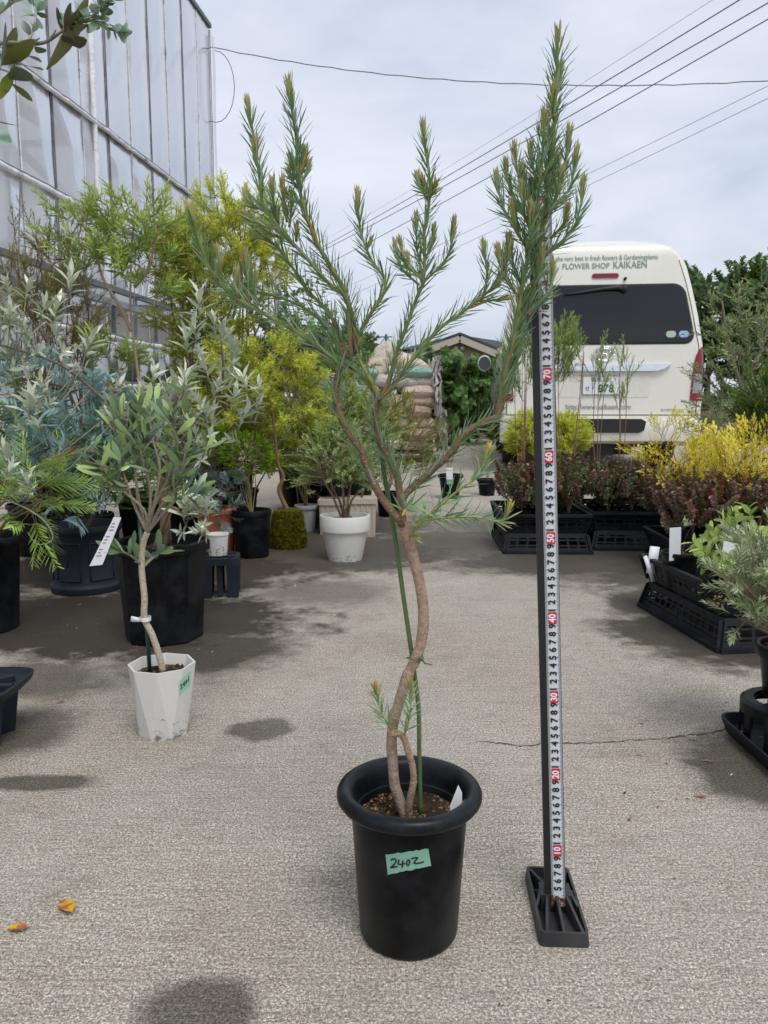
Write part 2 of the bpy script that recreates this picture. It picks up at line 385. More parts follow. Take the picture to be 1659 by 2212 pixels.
    b = MB(); b.tube(P, [.022+.016*abs(noise.noise((p.z*4, 1, 8))) for p in P], 7); b.build('film_seam', fold, T)
    P = [W(-.12+.05*noise.noise((z*1.3, 3, 3)), z, .02) for z in [.4+.12*i for i in range(int((z_e-.5)/.12)+1)]]       # loose edge past the corner
    b = MB(); vs = []
    for p in P: vs += [p, p+ux*-.1+nx*.01, p+ux*-.16+nx*.02]
    b.add(vs, [(3*i+j, 3*i+j+1, 3*i+j+4, 3*i+j+3) for i in range(len(P)-1) for j in (0, 1)]); b.build('loose_film', film, T)
    # inside: trusses, purlins, far wall and roof sheets
    for k in range(0, NB+1, 4):
        for z in (2.0, 4.2):
            b = MB(); b.bar(W(k*sp, z, -.4), W(k*sp, z, -5.8), .05, .08); b.build('tie_beam', steel, T, False)
        b = MB(); b.bar(W(k*sp, 0, -2.9), W(k*sp, 6.6, -2.9), .07, .07, nx); b.build('inner_post', steel, T, False)
    for i, (s0, z0, s1, z1) in enumerate(((.2, 2.5, 3.2, 5.4), (3.3, 2.4, .3, 5.2), (3.4, 3.0, 6.6, 5.4), (6.7, 2.6, 9.8, 5.3), (3.4, 2.5, 6.5, 3.2), (7, 2.2, 11, 4.4), (1, 3.4, 9, 4.9))):
        b = MB(); b.bar(W(s0, z0, -.16), W(s1, z1, -.16), .07+.05*(i % 2), .03, nx); b.build('brace', steel, T, False)
    for z in (3.0, 3.9, 4.7, 5.3):
        b = MB(); b.bar(W(0, z, -.12), W(NB*sp, z, -.12), .03, .11, (0, 0, 1)); b.build('purlin', steel, T, False)
    b = MB(); b.poly([W(0, .1, -6), W(NB*sp, .1, -6), W(NB*sp, z_e, -6), W(0, z_e, -6)], nx*-.01); b.build('back_sheet', film, T, False)
    b = MB(); b.poly([W(.005, .1, -.06), W(.005, .1, -5.9), W(.005, z_e, -5.9), W(.005, 6.9, -3), W(.005, z_e, -.06)], ux*-.01); b.build('end_sheet', film, T, False)
    b = MB(); b.poly([W(0, z_e+.03, -.02), W(NB*sp, z_e+.03, -.02), W(NB*sp, 6.95, -3), W(0, 6.95, -3)], V3((0, 0, .012))); b.build('roof_sheet', film, T, False)
    b = MB(); b.poly([W(0, 6.95, -3.02), W(NB*sp, 6.95, -3.02), W(NB*sp, z_e+.03, -6), W(0, z_e+.03, -6)], V3((0, 0, .012))); b.build('roof_sheet', film, T, False)
    for k in range(0, NB, 1):     # bracing cords on the lower wall
        b = MB(); b.tube([W(k*sp+.1, zA-.05, .05), W(k*sp+.42, .3, .06)], .006, 5); b.build('cord', dark, T)
    # cord from the corner across the yard
    a = W(0, 5.28, .06); e_ = PT(1760, 168, 9.5); mid = PT(1050, 178, 10.2)
    P = []
    for i in range(41):
        t = i/40; p = a*(1-t)**2+ (mid*2-(a+e_)*.5)*(2*t*(1-t))+e_*t*t; P.append(p+V3((0, 0, .006*math.sin(i*2.3))))
    b = MB(); b.tube(P, .006, 5); o = b.build('guy_wire', m_plain('wire', (.10, .09, .09), .6), None)
    tag(o, 'thin sagging wire tied to the greenhouse corner and crossing the sky', 'wire')
    pole_e = e_
    b = MB(); P = [W(-.02, 5.25, .08)+V3((.25*math.sin(t), -.1*t/6, -.45+.45*math.cos(t))) for t in [i*2*math.pi/24 for i in range(25)]]
    b.tube([p+V3((-.02, 0, -.0)) for p in P], .005, 5); o = b.build('wire_loop', bpy.data.materials['wire'], T)
    b = MB(); b.tube([pole_e+V3((.02, 0, .3)), V3((pole_e.x+.02, pole_e.y, 0))], [.05, .07], 10); o = b.build('wire_post', steel, None); tag(o, 'grey steel post holding the far end of the sagging wire', 'post')
greenhouse()

# ---------------------------------------------------------------- overhead cables
def cables():
    m = m_plain('cable', (.15, .135, .13), .7); thin = m_plain('thin_cable', (.30, .30, .33), .6)
    ends = []
    for i, (a, b_, r, lab) in enumerate((((1530, 0), (690, 520), .006, 'uppermost thin power cable over the yard'), ((1588, 0), (640, 560), .016, 'thick brown power cable, highest of three over the yard'),
            ((1650, 6), (640, 566), .016, 'thick brown power cable, middle of three over the yard'), ((1659, 36), (640, 600), .015, 'thick brown power cable, lowest of three over the yard'),
            ((1659, 180), (640, 662), .008, 'upper of two thin pale cables passing over the van'), ((1659, 207), (640, 684), .008, 'lower of two thin pale cables passing over the van'))):
        dx, dy = a[0]-b_[0], a[1]-b_[1]
        A = PT(a[0]+dx*.25, a[1]+dy*.25, 9.0); B = PT(b_[0]-dx*.05, b_[1]-dy*.05, 30)
        P = []
        for k in range(25):
            t = k/24; p = A.lerp(B, t); p.z -= .22*4*t*(1-t)*.6; P.append(p)
        o = MB(); o.tube(P, r*.55, 5); o = o.build('power_cable', m if r > .01 else thin); tag(o, lab, 'cable'); ends.append((A, B))
    for nm, k, lab in (('utility_pole', 0, 'tall utility pole beyond the van carrying the overhead cables'), ('utility_pole', 1, 'far utility pole behind the greenhouse carrying the overhead cables')):
        c = ends[1][k]; top = max(e[k].z for e in ends)+.5; bx = sum(e[k].x for e in ends)/6; 
        T = thing(nm, lab, 'pole', 'utility poles', (bx, c.y, 0))
        b = MB(); b.tube([(0, .12, 0), (0, .12, top)], [.15, .1], 12); b.build('shaft', m_plain('pole_concrete', (.35, .35, .34), .8), T)
        for e in ends[::2]:
            b = MB(); x0 = min(q_[k].x for q_ in ends)-bx-.2; x1 = max(q_[k].x for q_ in ends)-bx+.2
            b.bar((x0, .02, e[k].z-.05), (x1, .02, e[k].z-.05), .06, .06); b.build('crossarm', steel_m(), T, False)
def steel_m(): return bpy.data.materials['galvanised_steel']
cables()

# ---------------------------------------------------------------- far house, masts, low wall
def house():
    wall = m_plain('house_wall', lin('8d8076'), .9, 0, .2, .08, 1.5); roof = m_plain('roof_slate', lin('4b4a50'), .8, 0, .2, .15, 6); trim = m_plain('house_trim', lin('b3a89b'), .8); glass = m_plain('house_glass', (.03, .035, .04), .1)
    Y = 50.; T = thing('house', 'brown rendered house with pale gable trim and dark slate roof', 'house')
    def p(x, y, dy=0): return PT(x, y, Y)+V3((0, dy, 0))
    pk, l, r = (992, 733), (868, 777), (1092, 775)
    b = MB(); b.poly([p(870, 884), p(1100, 884), p(1100, 772), p(*pk), p(870, 776)], (0, 8, 0)); b.build('wall', wall, T, False)
    for a, e_ in ((pk, l), (pk, (1104, 779))):
        b = MB(); A, B = p(*a, -.35), p(*e_, -.35); b.bar(A, B, .25, .42, (0, 0, 1)); b.build('gable_trim', trim, T, False)
        b = MB(); A, B = p(*a)+V3((0, 0, .25)), p(*e_)+V3((0, 0, .25)); b.poly([A+V3((0, -.5, 0)), B+V3((0, -.5, 0)), B+V3((0, 8.3, 0)), A+V3((0, 8.3, 0))], (0, 0, .15)); b.build('roof', roof, T, False)
    for x in (984, 998):
        b = MB(); b.tube([p(x, 753, -.25), p(x, 753, .1)], .13, 12); b.build('wall_lamp', trim, T)
    b = MB(); b.poly([p(1035, 788, -.04), p(1062, 788, -.04), p(1062, 815, -.04), p(1035, 815, -.04)], (0, .02, 0)); o = b.build('window', trim, T, False)
    b = MB(); b.poly([p(1037, 790, -.08), p(1060, 790, -.08), p(1060, 813, -.08), p(1037, 813, -.08)], (0, .02, 0)); b.build('pane', glass, o, False)
    # second, wider roof behind
    Y2 = 62.
    T2 = thing('hip_roofed_house', 'long house with dark hipped slate roof behind the gabled house', 'house')
    g = lambda x, y, dy=0: PT(x, y, Y2)+V3((0, dy, 0))
    b = MB(); b.poly([g(860, 884), g(1150, 884), g(1150, 756), g(860, 758)], (0, 9, 0)); b.build('wall', wall, T2, False)
    b = MB(); e0, e1, e2, e3 = g(858, 757, -1), g(1160, 752, -1), g(1160, 752, 11), g(858, 757, 11); k0, k1 = g(985, 714, 5), g(1030, 714, 5)
    b.add([e0, e1, e2, e3, k0, k1], [(0, 1, 5, 4), (1, 2, 5), (2, 3, 4, 5), (3, 0, 4), (0, 3, 2, 1)]); b.build('roof', roof, T2, False)
    # masts
    for x, y, Y3, lab in ((834, 722, 45, 'far slim mast with guy wires, highest beside the gabled house'), (812, 742, 45, 'far slim mast with a drooping lamp head'), (800, 738, 48, 'far bare mast with a short crossbar')):
        c = PT(x, y, Y3); T3 = thing('mast', lab, 'mast', None, (c.x, c.y, 0)); b = MB(); b.tube([(0, 0, 0), (0, 0, c.z)], [.12, .07], 8); b.build('shaft', bpy.data.materials['stake_dark_green'], T3)
        b = MB(); b.bar((-.35, 0, c.z-.15), (.35, 0, c.z-.15), .06, .06); b.build('crossbar', bpy.data.materials['stake_dark_green'], T3, False)
        if y < 730:
            for sx in (-1.6, 1.6): b = MB(); b.tube([(0, 0, c.z-.1), (sx, 0, c.z-2.2)], .025, 5); b.build('guy', bpy.data.materials['stake_dark_green'], T3)
    # low concrete edging and grass strip beyond the yard
    b = MB(); b.box((9.2, 13.5, .22), (11.5, .25, .44)); o = b.build('low_wall', m_plain('old_concrete', (.20, .18, .155), .9, 0, .2, .3, 5, .4), None, False); tag(o, 'low weathered concrete wall beyond the van', 'wall')
    b = MB(); b.box((-3.5, 16.5, .45), (12, .12, .9)); o = b.build('board_fence', m_plain('weathered_boards', (.17, .13, .10), .9, 0, .2, .4, 7, .3), None, False); tag(o, 'low weathered brown fence behind the leafy hedge', 'fence')
    b = MB(); b.box((5.2, 17.5, .45), (5., .12, .9)); o = b.build('board_fence', bpy.data.materials['weathered_boards'], None, False); tag(o, 'low weathered brown fence standing behind the van', 'fence')
    f = MB(); rnd = random.Random(8)
    f.add([(-300, 19, .02), (300, 19, .02), (300, 590, .02), (-300, 590, .02)], [(0, 1, 2, 3)])
    o = f.build('field', m_plain('grass_field', (.07, .11, .035), .95, 0, .1, .4, 2), None, False); tag(o, 'flat green field stretching away beyond the yard', 'field', kind='structure')
house()
# ---------------------------------------------------------------- lettering
_fc = {}
def glyphs(txt, size=1., off=0.):
    key = (txt, off)
    if key not in _fc:
        cu = bpy.data.curves.new('txt', 'FONT'); cu.body = txt; cu.align_x = 'CENTER'; cu.align_y = 'CENTER'; cu.resolution_u = 3; cu.offset = off
        ob = bpy.data.objects.new('txt', cu); COL.objects.link(ob)
        dg = bpy.context.evaluated_depsgraph_get(); me = bpy.data.meshes.new_from_object(ob.evaluated_get(dg))
        _fc[key] = ([v.co.copy() for v in me.vertices], [tuple(p.vertices) for p in me.polygons])
        bpy.data.objects.remove(ob); bpy.data.curves.remove(cu); bpy.data.meshes.remove(me)
    return _fc[key]
def letters(b, txt, o, ex, ey, size, off=0., sx=1., mp=None, mi=0):
    vs, fs = glyphs(txt, 1, off); o, ex, ey = V3(o), V3(ex), V3(ey)
    P = [o+ex*(v.x*size*sx)+ey*(v.y*size) for v in vs]
    if mp: P = [mp(p) for p in P]
    b.add(P, fs, mi=mi)
def stroke(b, P, wd, nrm, th=.0):
    "flat marker stroke along P on a surface with normal nrm"
    P = [V3(p) for p in P]; vs = []
    for i, p in enumerate(P):
        t = (P[min(i+1, len(P)-1)]-P[max(i-1, 0)]).normalized(); s_ = t.cross(V3(nrm[i] if isinstance(nrm, list) else nrm)).normalized()*wd/2
        vs += [p-s_, p+s_]
    b.add(vs, [(2*i, 2*i+1, 2*i+3, 2*i+2) for i in range(len(P)-1)])

# ---------------------------------------------------------------- van
def van():
    q = NT('van_paint'); n = q.noise(2.2, 5, .6); fl = q.noise(240, 2)
    paint = q.done(q.bsdf(q.mix(q.g(n, .45, .7), (.735, .72, .65), (.69, .675, .605)), .28, .5, Coat_Weight=.6, Coat_Roughness=.08))
    q = NT('dark_glass'); gn = q.noise(3, 3)
    glass = q.done(q.bsdf(q.mix(gn, (.008, .009, .011), (.014, .015, .018)), .04, .45))
    chrome = m_plain('chrome', (.78, .79, .80), .12, 1.); black = m_plain('van_black', (.012, .012, .013), .55); rub = m_plain('tyre_rubber', (.016, .016, .017), .85)
    red = m_plain('lamp_red', (.20, .006, .012), .2, 0, .6, .1); clear = m_plain('lamp_clear', (.30, .31, .32), .15, 0, .6, .4, 60); seam = m_plain('panel_gap', (.05, .048, .042), .8)
    ptext = m_plain('van_lettering', (.19, .25, .235), .6); plw = m_plain('plate_white', (.74, .75, .76), .4); grn = m_plain('plate_green', (.02, .10, .05), .5)
    rc = PT(1296, 885, 7.35)
    T = thing('van', 'cream high-roofed delivery van parked with its rear towards the plants', 'van', None, (rc.x, rc.y, 0), -YAW)
    # section: half width as a function of height
    HW = [(.42, .905), (.50, .93), (.75, .94), (1.05, .935), (1.22, .925), (1.5, .875), (1.75, .82), (1.95, .77), (2.06, .72), (2.14, .64), (2.195, .50), (2.23, .27), (2.24, 0.)]
    def hw(z):
        for (a, b_), (c_, d_) in zip(HW, HW[1:]):
            if z <= c_: return b_+(d_-b_)*max(0, (z-a)/(c_-a))
        return 0
    def yr(z):      # rear face leans forward above the waist
        return 0 if z < 1.0 else .02*(z-1.0)/.22 if z < 1.22 else .02+.17*((z-1.22)/1.05)**1.35+(.16*((z-2.09)/.15)**2 if z > 2.09 else 0)
    def yf(z): return 4.85-(0 if z < 1.05 else 1.15*((z-1.05)/1.2)**.9)
    b = MB(); prof = [(x, z) for z, x in HW]; prof = prof+[(-x, z) for x, z in prof[-2::-1]]; np_ = len(prof)
    st = []
    for th in (0, 22, 45, 68, 90): st.append(('r', R(th)))
    st += [('m', .25), ('m', .5), ('m', .75)]
    for th in (90, 60, 30, 0): st.append(('f', R(th)))
    vs = []
    for k, a in st:
        for x, z in prof:
            if k == 'm': vs.append((x, yr(z)+(yf(z)-yr(z))*a, z)); continue
            rr = .07 if k == 'r' else .25
            ins = rr*(1-math.sin(a)); f = 1-ins/.94; zz = .42+(z-.42)*(1-ins*.35/1.8)
            y = yr(zz)+rr*(1-math.cos(a))*.0+ (rr*(1-math.cos(a))) if k == 'r' else yf(zz)-rr*(1-math.cos(a))
            vs.append((x*f, y, zz))
    fs = []
    for i in range(len(st)-1):
        for j in range(np_-1): fs.append((i*np_+j, i*np_+j+1, (i+1)*np_+j+1, (i+1)*np_+j))
    # rear and front caps as strips
    for i in (0, len(st)-1):
        for j in range(np_//2):
            a, b2, c_, d_ = i*np_+j, i*np_+j+1, i*np_+np_-2-j, i*np_+np_-1-j
            if b2 == c_: fs.append((a, b2, d_))
            else: fs.append((a, b2, c_, d_))
    fs += [(i*np_, (i+1)*np_, (i+1)*np_+np_-1, i*np_+np_-1) for i in range(len(st)-1)]
    b.add(vs, fs); body = b.build('body', paint, T, True, 50)
    def rf(x, z, out=.004):
        dx = abs(x)-(hw(z)-.075); y = yr(z)
        if dx > 0: y += .07-math.sqrt(max(0, .07**2-min(dx, .068)**2))
        return V3((x, y-out, z))
    def patch(nm, outline, mat, out, parent=T, th=.0, cuts=10):
        "panel lying on the rear face: rows of the outline given as (z, x0, x1)"
        mb = MB(); v_ = []; n_ = 8
        for z, x0, x1 in outline:
            for i in range(n_+1): v_.append(rf(x0+(x1-x0)*i/n_, z, out))
        rows = len(outline); m_ = n_+1
        f_ = [(r*m_+i, r*m_+i+1, (r+1)*m_+i+1, (r+1)*m_+i) for r in range(rows-1) for i in range(n_)]
        o_ = len(v_); v_ += [p+V3((0, out+.02, 0)) for p in v_]
        ring = [r*m_ for r in range(rows)]+[(rows-1)*m_+i for i in range(1, m_)]+[r*m_+n_ for r in range(rows-2, -1, -1)]+list(range(n_-1, 0, -1))
        f_ += [(ring[k], ring[(k+1) % len(ring)], o_+ring[(k+1) % len(ring)], o_+ring[k]) for k in range(len(ring))]
        mb.add(v_, f_); return mb.build(nm, mat, parent, True, 40)
    def rrect(z0, z1, w0, w1, r, n=6, cx=0.):
        rows = []
        for k in range(n+1):
            a = math.pi/2*k/n; rows.append((z0+r*(1-math.cos(a)), r*(1-math.sin(a))))
        rows = [(z, i) for z, i in rows]+[(z0+r+(z1-z0-2*r)*k/6, 0) for k in range(1, 6)]+[(z1-(z-z0), i) for z, i in rows[::-1]]
        return [(z, cx-(w0+(w1-w0)*(z-z0)/(z1-z0))+i, cx+(w0+(w1-w0)*(z-z0)/(z1-z0))-i) for z, i in rows]
    patch('window_seal', rrect(1.225, 1.785, .845, .735, .10), black, .004)
    rw = patch('rear_window', rrect(1.24, 1.77, .83, .72, .09), glass, .009)
    for x, m in ((.62, m_plain('sticker_green', (.35, .52, .42), .5)), (.735, m_plain('sticker_blue', (.30, .47, .75), .5))):
        patch('sticker', rrect(1.285, 1.345, .045, .045, .0295, 5, x), m, .0125, rw)
    # panel gaps of the tail gate
    gap = MB()
    for sgn in (-1, 1):
        gap.tube([rf(sgn*.875, z, .001) for z in (.57, .8, 1.0, 1.2)]+[rf(sgn*(hw(z)-.06), z, .001) for z in (1.4, 1.6, 1.8, 2.0)], .004, 5)
    gap.tube([rf(-.875, .57, .001), rf(.875, .57, .001)], .005, 5); gap.build('tailgate_gap', seam, T)
    patch('stop_lamp', rrect(1.848, 1.888, .125, .12, .0195, 4, .02), red, .014)
    mb = MB(); mb.tube([rf(.20, 1.835, -.01), rf(.20, 1.835, .03)], .014, 10); mb.build('washer_nozzle', black, T)
    mb = MB(); mb.tube([rf(.19, 1.735, .02), rf(.13, 1.75, .035), rf(0, 1.74, .03), rf(-.25, 1.705, .025), rf(-.36, 1.69, .02)], [.026, .022, .014, .011, .005], 8); mb.tube([rf(.19, 1.735, .0), rf(.19, 1.735, .04)], .03, 10); mb.build('wiper', black, T)
    # chrome garnish, emblem, plate
    mb = MB(); L_ = [rf(-.62, 1.045, .0), rf(.63, 1.045, .0), rf(.57, 1.0, .0), rf(.50, .978, .0), rf(-.50, .978, .0), rf(-.57, 1.0, .0)]
    mb.poly(L_, (0, -.035, 0)); mb.build('chrome_strip', chrome, T, False)
    mb = MB()
    def ell(cx, cz, rx, rz, r): mb.tube([rf(cx+rx*math.cos(t), cz+rz*math.sin(t), .014) for t in [i*math.pi/12 for i in range(25)]], r, 6)
    ell(.02, 1.14, .092, .064, .008); ell(.02, 1.138, .026, .054, .0055); ell(.02, 1.163, .060, .024, .0055); mb.build('emblem', chrome, T)
    patch('plate_recess', rrect(.735, .965, .47, .47, .02, 4, -.02), m_plain('van_recess', (.70, .69, .63), .35), .003)
    pl = patch('number_plate', rrect(.765, .93, .165, .165, .008, 3, .0), plw, .012)
    mb = MB(); ex, ez = V3((1, 0, 0)), V3((0, 0, 1)); P0 = rf(0, .8, .0145)
    letters(mb, '878', rf(.045, .815, .0145), ex, ez, .105, .012, .95); letters(mb, '福島 507', rf(.0, .898, .0145), ex, ez, .05, .0); letters(mb, 'せ', rf(-.125, .815, .0145), ex, ez, .05); letters(mb, '・', rf(-.075, .815, .0145), ex, ez, .06, .01)
    mb.build('plate_lettering', grn, pl, False)
    mb = MB(); fr_ = [(-.17, .76), (.17, .76), (.17, .935), (-.17, .935), (-.17, .76)]; mb.tube([rf(x, z, .012) for x, z in fr_], .005, 5); mb.build('plate_frame', m_plain('plate_rim', (.5, .5, .5), .3, .8), pl)
    # lettering
    mb = MB(); mpf = lambda p: V3((p.x, yr(p.z)-.006-(0 if p.z < 1.9 else .012*(abs(p.x)/.6)**2*0), p.z))
    letters(mb, 'We provide the very best in fresh flowers & Gardeningplants', (-.09, 0, 2.035), ex, ez, .066, .006, .72, mpf)
    letters(mb, 'FLOWER SHOP', (-.16, 0, 1.96), ex, ez, .074, .01, .88, mpf); letters(mb, 'KAIKAEN', (.245, 0, 1.964), ex, ez, .094, .01, .80, mpf)
    letters(mb, 'http://www.kaikaen.com', (-.02, 0, .645), ex, ez, .070, .01, .88, mpf); letters(mb, '最大積載量 1000kg', (.66, 0, .615), ex, ez, .026, .004, 1, mpf)
    mb.build('van_lettering', ptext, T, False)
    # lamps
    for sgn in (-1, 1):
        rows = [(.70, .815, .928), (.72, .813, .932), (.9, .822, .933), (1.05, .835, .93), (1.12, .852, .927), (1.17, .878, .924), (1.2, .908, .922)]
        rows = [(z, a*sgn, c_*sgn) if sgn > 0 else (z, -c_, -a) for z, a, c_ in rows]
        o = patch('tail_lamp', rows, red, .012)
        rows2 = [(.77, .830, .922), (.86, .834, .923), (.95, .838, .923)]
        rows2 = [(z, a, c_) if sgn > 0 else (z, -c_, -a) for z, a, c_ in rows2]
        patch('clear_lens', rows2, clear, .016, o)
    # bumper
    mb = MB(); sec = []
    for x in [-.93+.93*2*i/24 for i in range(25)]:
        y0 = .13*max(0, (abs(x)-.78)/.15)**2
        sec.append([(x, y0-.10, .50), (x, y0-.115, .44), (x, y0-.09, .33), (x, y0-.02, .30), (x, y0+.2, .30), (x, y0+.2, .545), (x, y0-.085, .545)])
    v_ = [p for s_ in sec for p in s_]; m_ = 7
    mb.add(v_, [(i*m_+j, (i+1)*m_+j, (i+1)*m_+(j+1) % m_, i*m_+(j+1) % m_) for i in range(24) for j in range(m_)]+[tuple(range(6, -1, -1)), tuple(range(24*m_, 25*m_))])
    bp = mb.build('rear_bumper', paint, T, True, 40)
    mb = MB(); R_ = [(-.50, .535), (.36, .535), (.405, .51), (.39, .43), (.34, .405), (-.46, .405), (-.53, .43)]
    mb.poly([(x, -.119, z) for x, z in R_], (0, .06, 0)); mb.build('step_insert', black, bp, False)
    mb = MB(); mb.tube([(.78, -.12, .49), (.78, -.09, .49)], .016, 12); mb.build('parking_sensor', seam, bp)
    mb = MB(); mb.tube([(.60+.18*math.cos(t), -.06, .305+.055*math.sin(t)) for t in [i*math.pi/8 for i in range(9)]], .012, 6); mb.tube([(.62, .05, .30), (.62, -.09, .31)], .04, 10); mb.build('exhaust', black, T)
    # underbody, wheels
    mb = MB(); mb.box((0, 2.5, .36), (1.6, 4.3, .22)); mb.box((-.1, .35, .28), (.5, .5, .2)); mb.box((.25, .8, .25), (.3, .6, .16)); mb.build('underbody', black, T, False)
    mb = MB(); mb.tube([(-.6, 1.0, .3), (.6, 1.0, .3)], .07, 10); mb.lathe([(0, -.12), (.13, -.08), (.13, .08), (0, .12)], 16, (0, 1.0, .3)); mb.build('rear_axle', black, T)
    for sgn in (-1, 1):
        for y in (1.0, 3.85):
            mb = MB(); c_ = V3((sgn*.77, y, .335)); RX = Matrix.Rotation(math.pi/2, 3, 'Y')
            t2 = MB(); t2.lathe([(.20, -.1), (.30, -.105), (.33, -.07), (.335, 0), (.33, .07), (.30, .105), (.20, .1), (.20, -.1)], 32)
            mb.add([RX @ V3(p)+c_ for p in t2.v], t2.f); wh = mb.build('wheel', rub, T)
            mb = MB(); t2 = MB(); t2.lathe([(.0, sgn*.06), (.08, sgn*.07), (.17, sgn*.04), (.205, sgn*.09), (.205, -sgn*.05), (0, -sgn*.05)], 24)
            mb.add([RX @ V3(p)+c_ for p in t2.v], t2.f); mb.build('rim', m_plain('wheel_steel', (.4, .4, .41), .4, .7), wh)
            mb = MB(); mb.tube([(sgn*.93, y+.42*math.cos(t), .36+.40*math.sin(t)) for t in [i*math.pi/12 for i in range(13)]], .02, 6); mb.build('wheel_arch', black, T)
    # side windows, trim, mirror
    for sgn in (-1, 1):
        for y0, y1 in ((.35, 1.85), (1.95, 3.0), (3.1, 4.25)):
            mb = MB(); rows = []
            for k in range(7):
                z = 1.25+.55*k/6; x = sgn*(hw(z)+.004); sl = .55*(k/6) if y1 > 4 else .05
                rows.append(((x, y0+yr(z)*.5, z), (x, y1-sl, z)))
            v_ = [p for r_ in rows for p in r_]; v_ += [(p[0]-sgn*.02, p[1], p[2]) for p in v_]
            mb.add(v_, [(2*i, 2*i+1, 2*i+3, 2*i+2) for i in range(6)]+[(14+2*i, 14+2*i+2, 2*i+2, 2*i) for i in range(6)]+[(2*i+1, 14+2*i+1, 14+2*i+3, 2*i+3) for i in range(6)]+[(12, 13, 27, 26), (0, 14, 15, 1)])
            mb.build('side_window', glass, T, False)
        mb = MB(); mb.box((sgn*.943, 2.3, 1.02), (.014, 3.8, .035)); mb.build('side_trim', seam, T, False)
        mb = MB(); mb.tube([(sgn*.945, y, z) for y, z in ((1.9, .5), (1.9, 1.2), (3.05, 1.2), (3.05, .5))], .004, 5); mb.build('door_gap', seam, T)
        mo = MB(); mo.lathe([(.0, -.03), (.07, -.02), (.095, .03), (.09, .08), (.05, .12), (0, .13)], 20)
        mb = MB(); mb.add([(sgn*1.06+p[0]*1.05, 4.12+p[2], 1.30+p[1]*1.25) for p in mo.v], mo.f); mi_ = mb.build('mirror', paint, T)
        mb = MB(); mb.poly([(sgn*1.06+.085*math.cos(t), 4.084, 1.30+.10*math.sin(t)) for t in [i*math.pi/10 for i in range(20)]], (0, .03, 0)); mb.build('mirror_glass', m_plain('mirror_dark_reflection', (.05, .055, .06), .08, .0), mi_, False)  # dark base colour stands in for the dark scene reflected in the mirror
        mb = MB(); mb.tube([(sgn*.90, 4.15, 1.12), (sgn*1.0, 4.17, 1.15), (sgn*1.05, 4.16, 1.24)], .022, 8); mb.build('mirror_arm', black, mi_)
    mb = MB(); mb.tube([(.70, .45, 2.08), (.75, .45, 2.12)], .015, 6); mb.build('roof_bracket', black, T)
van()

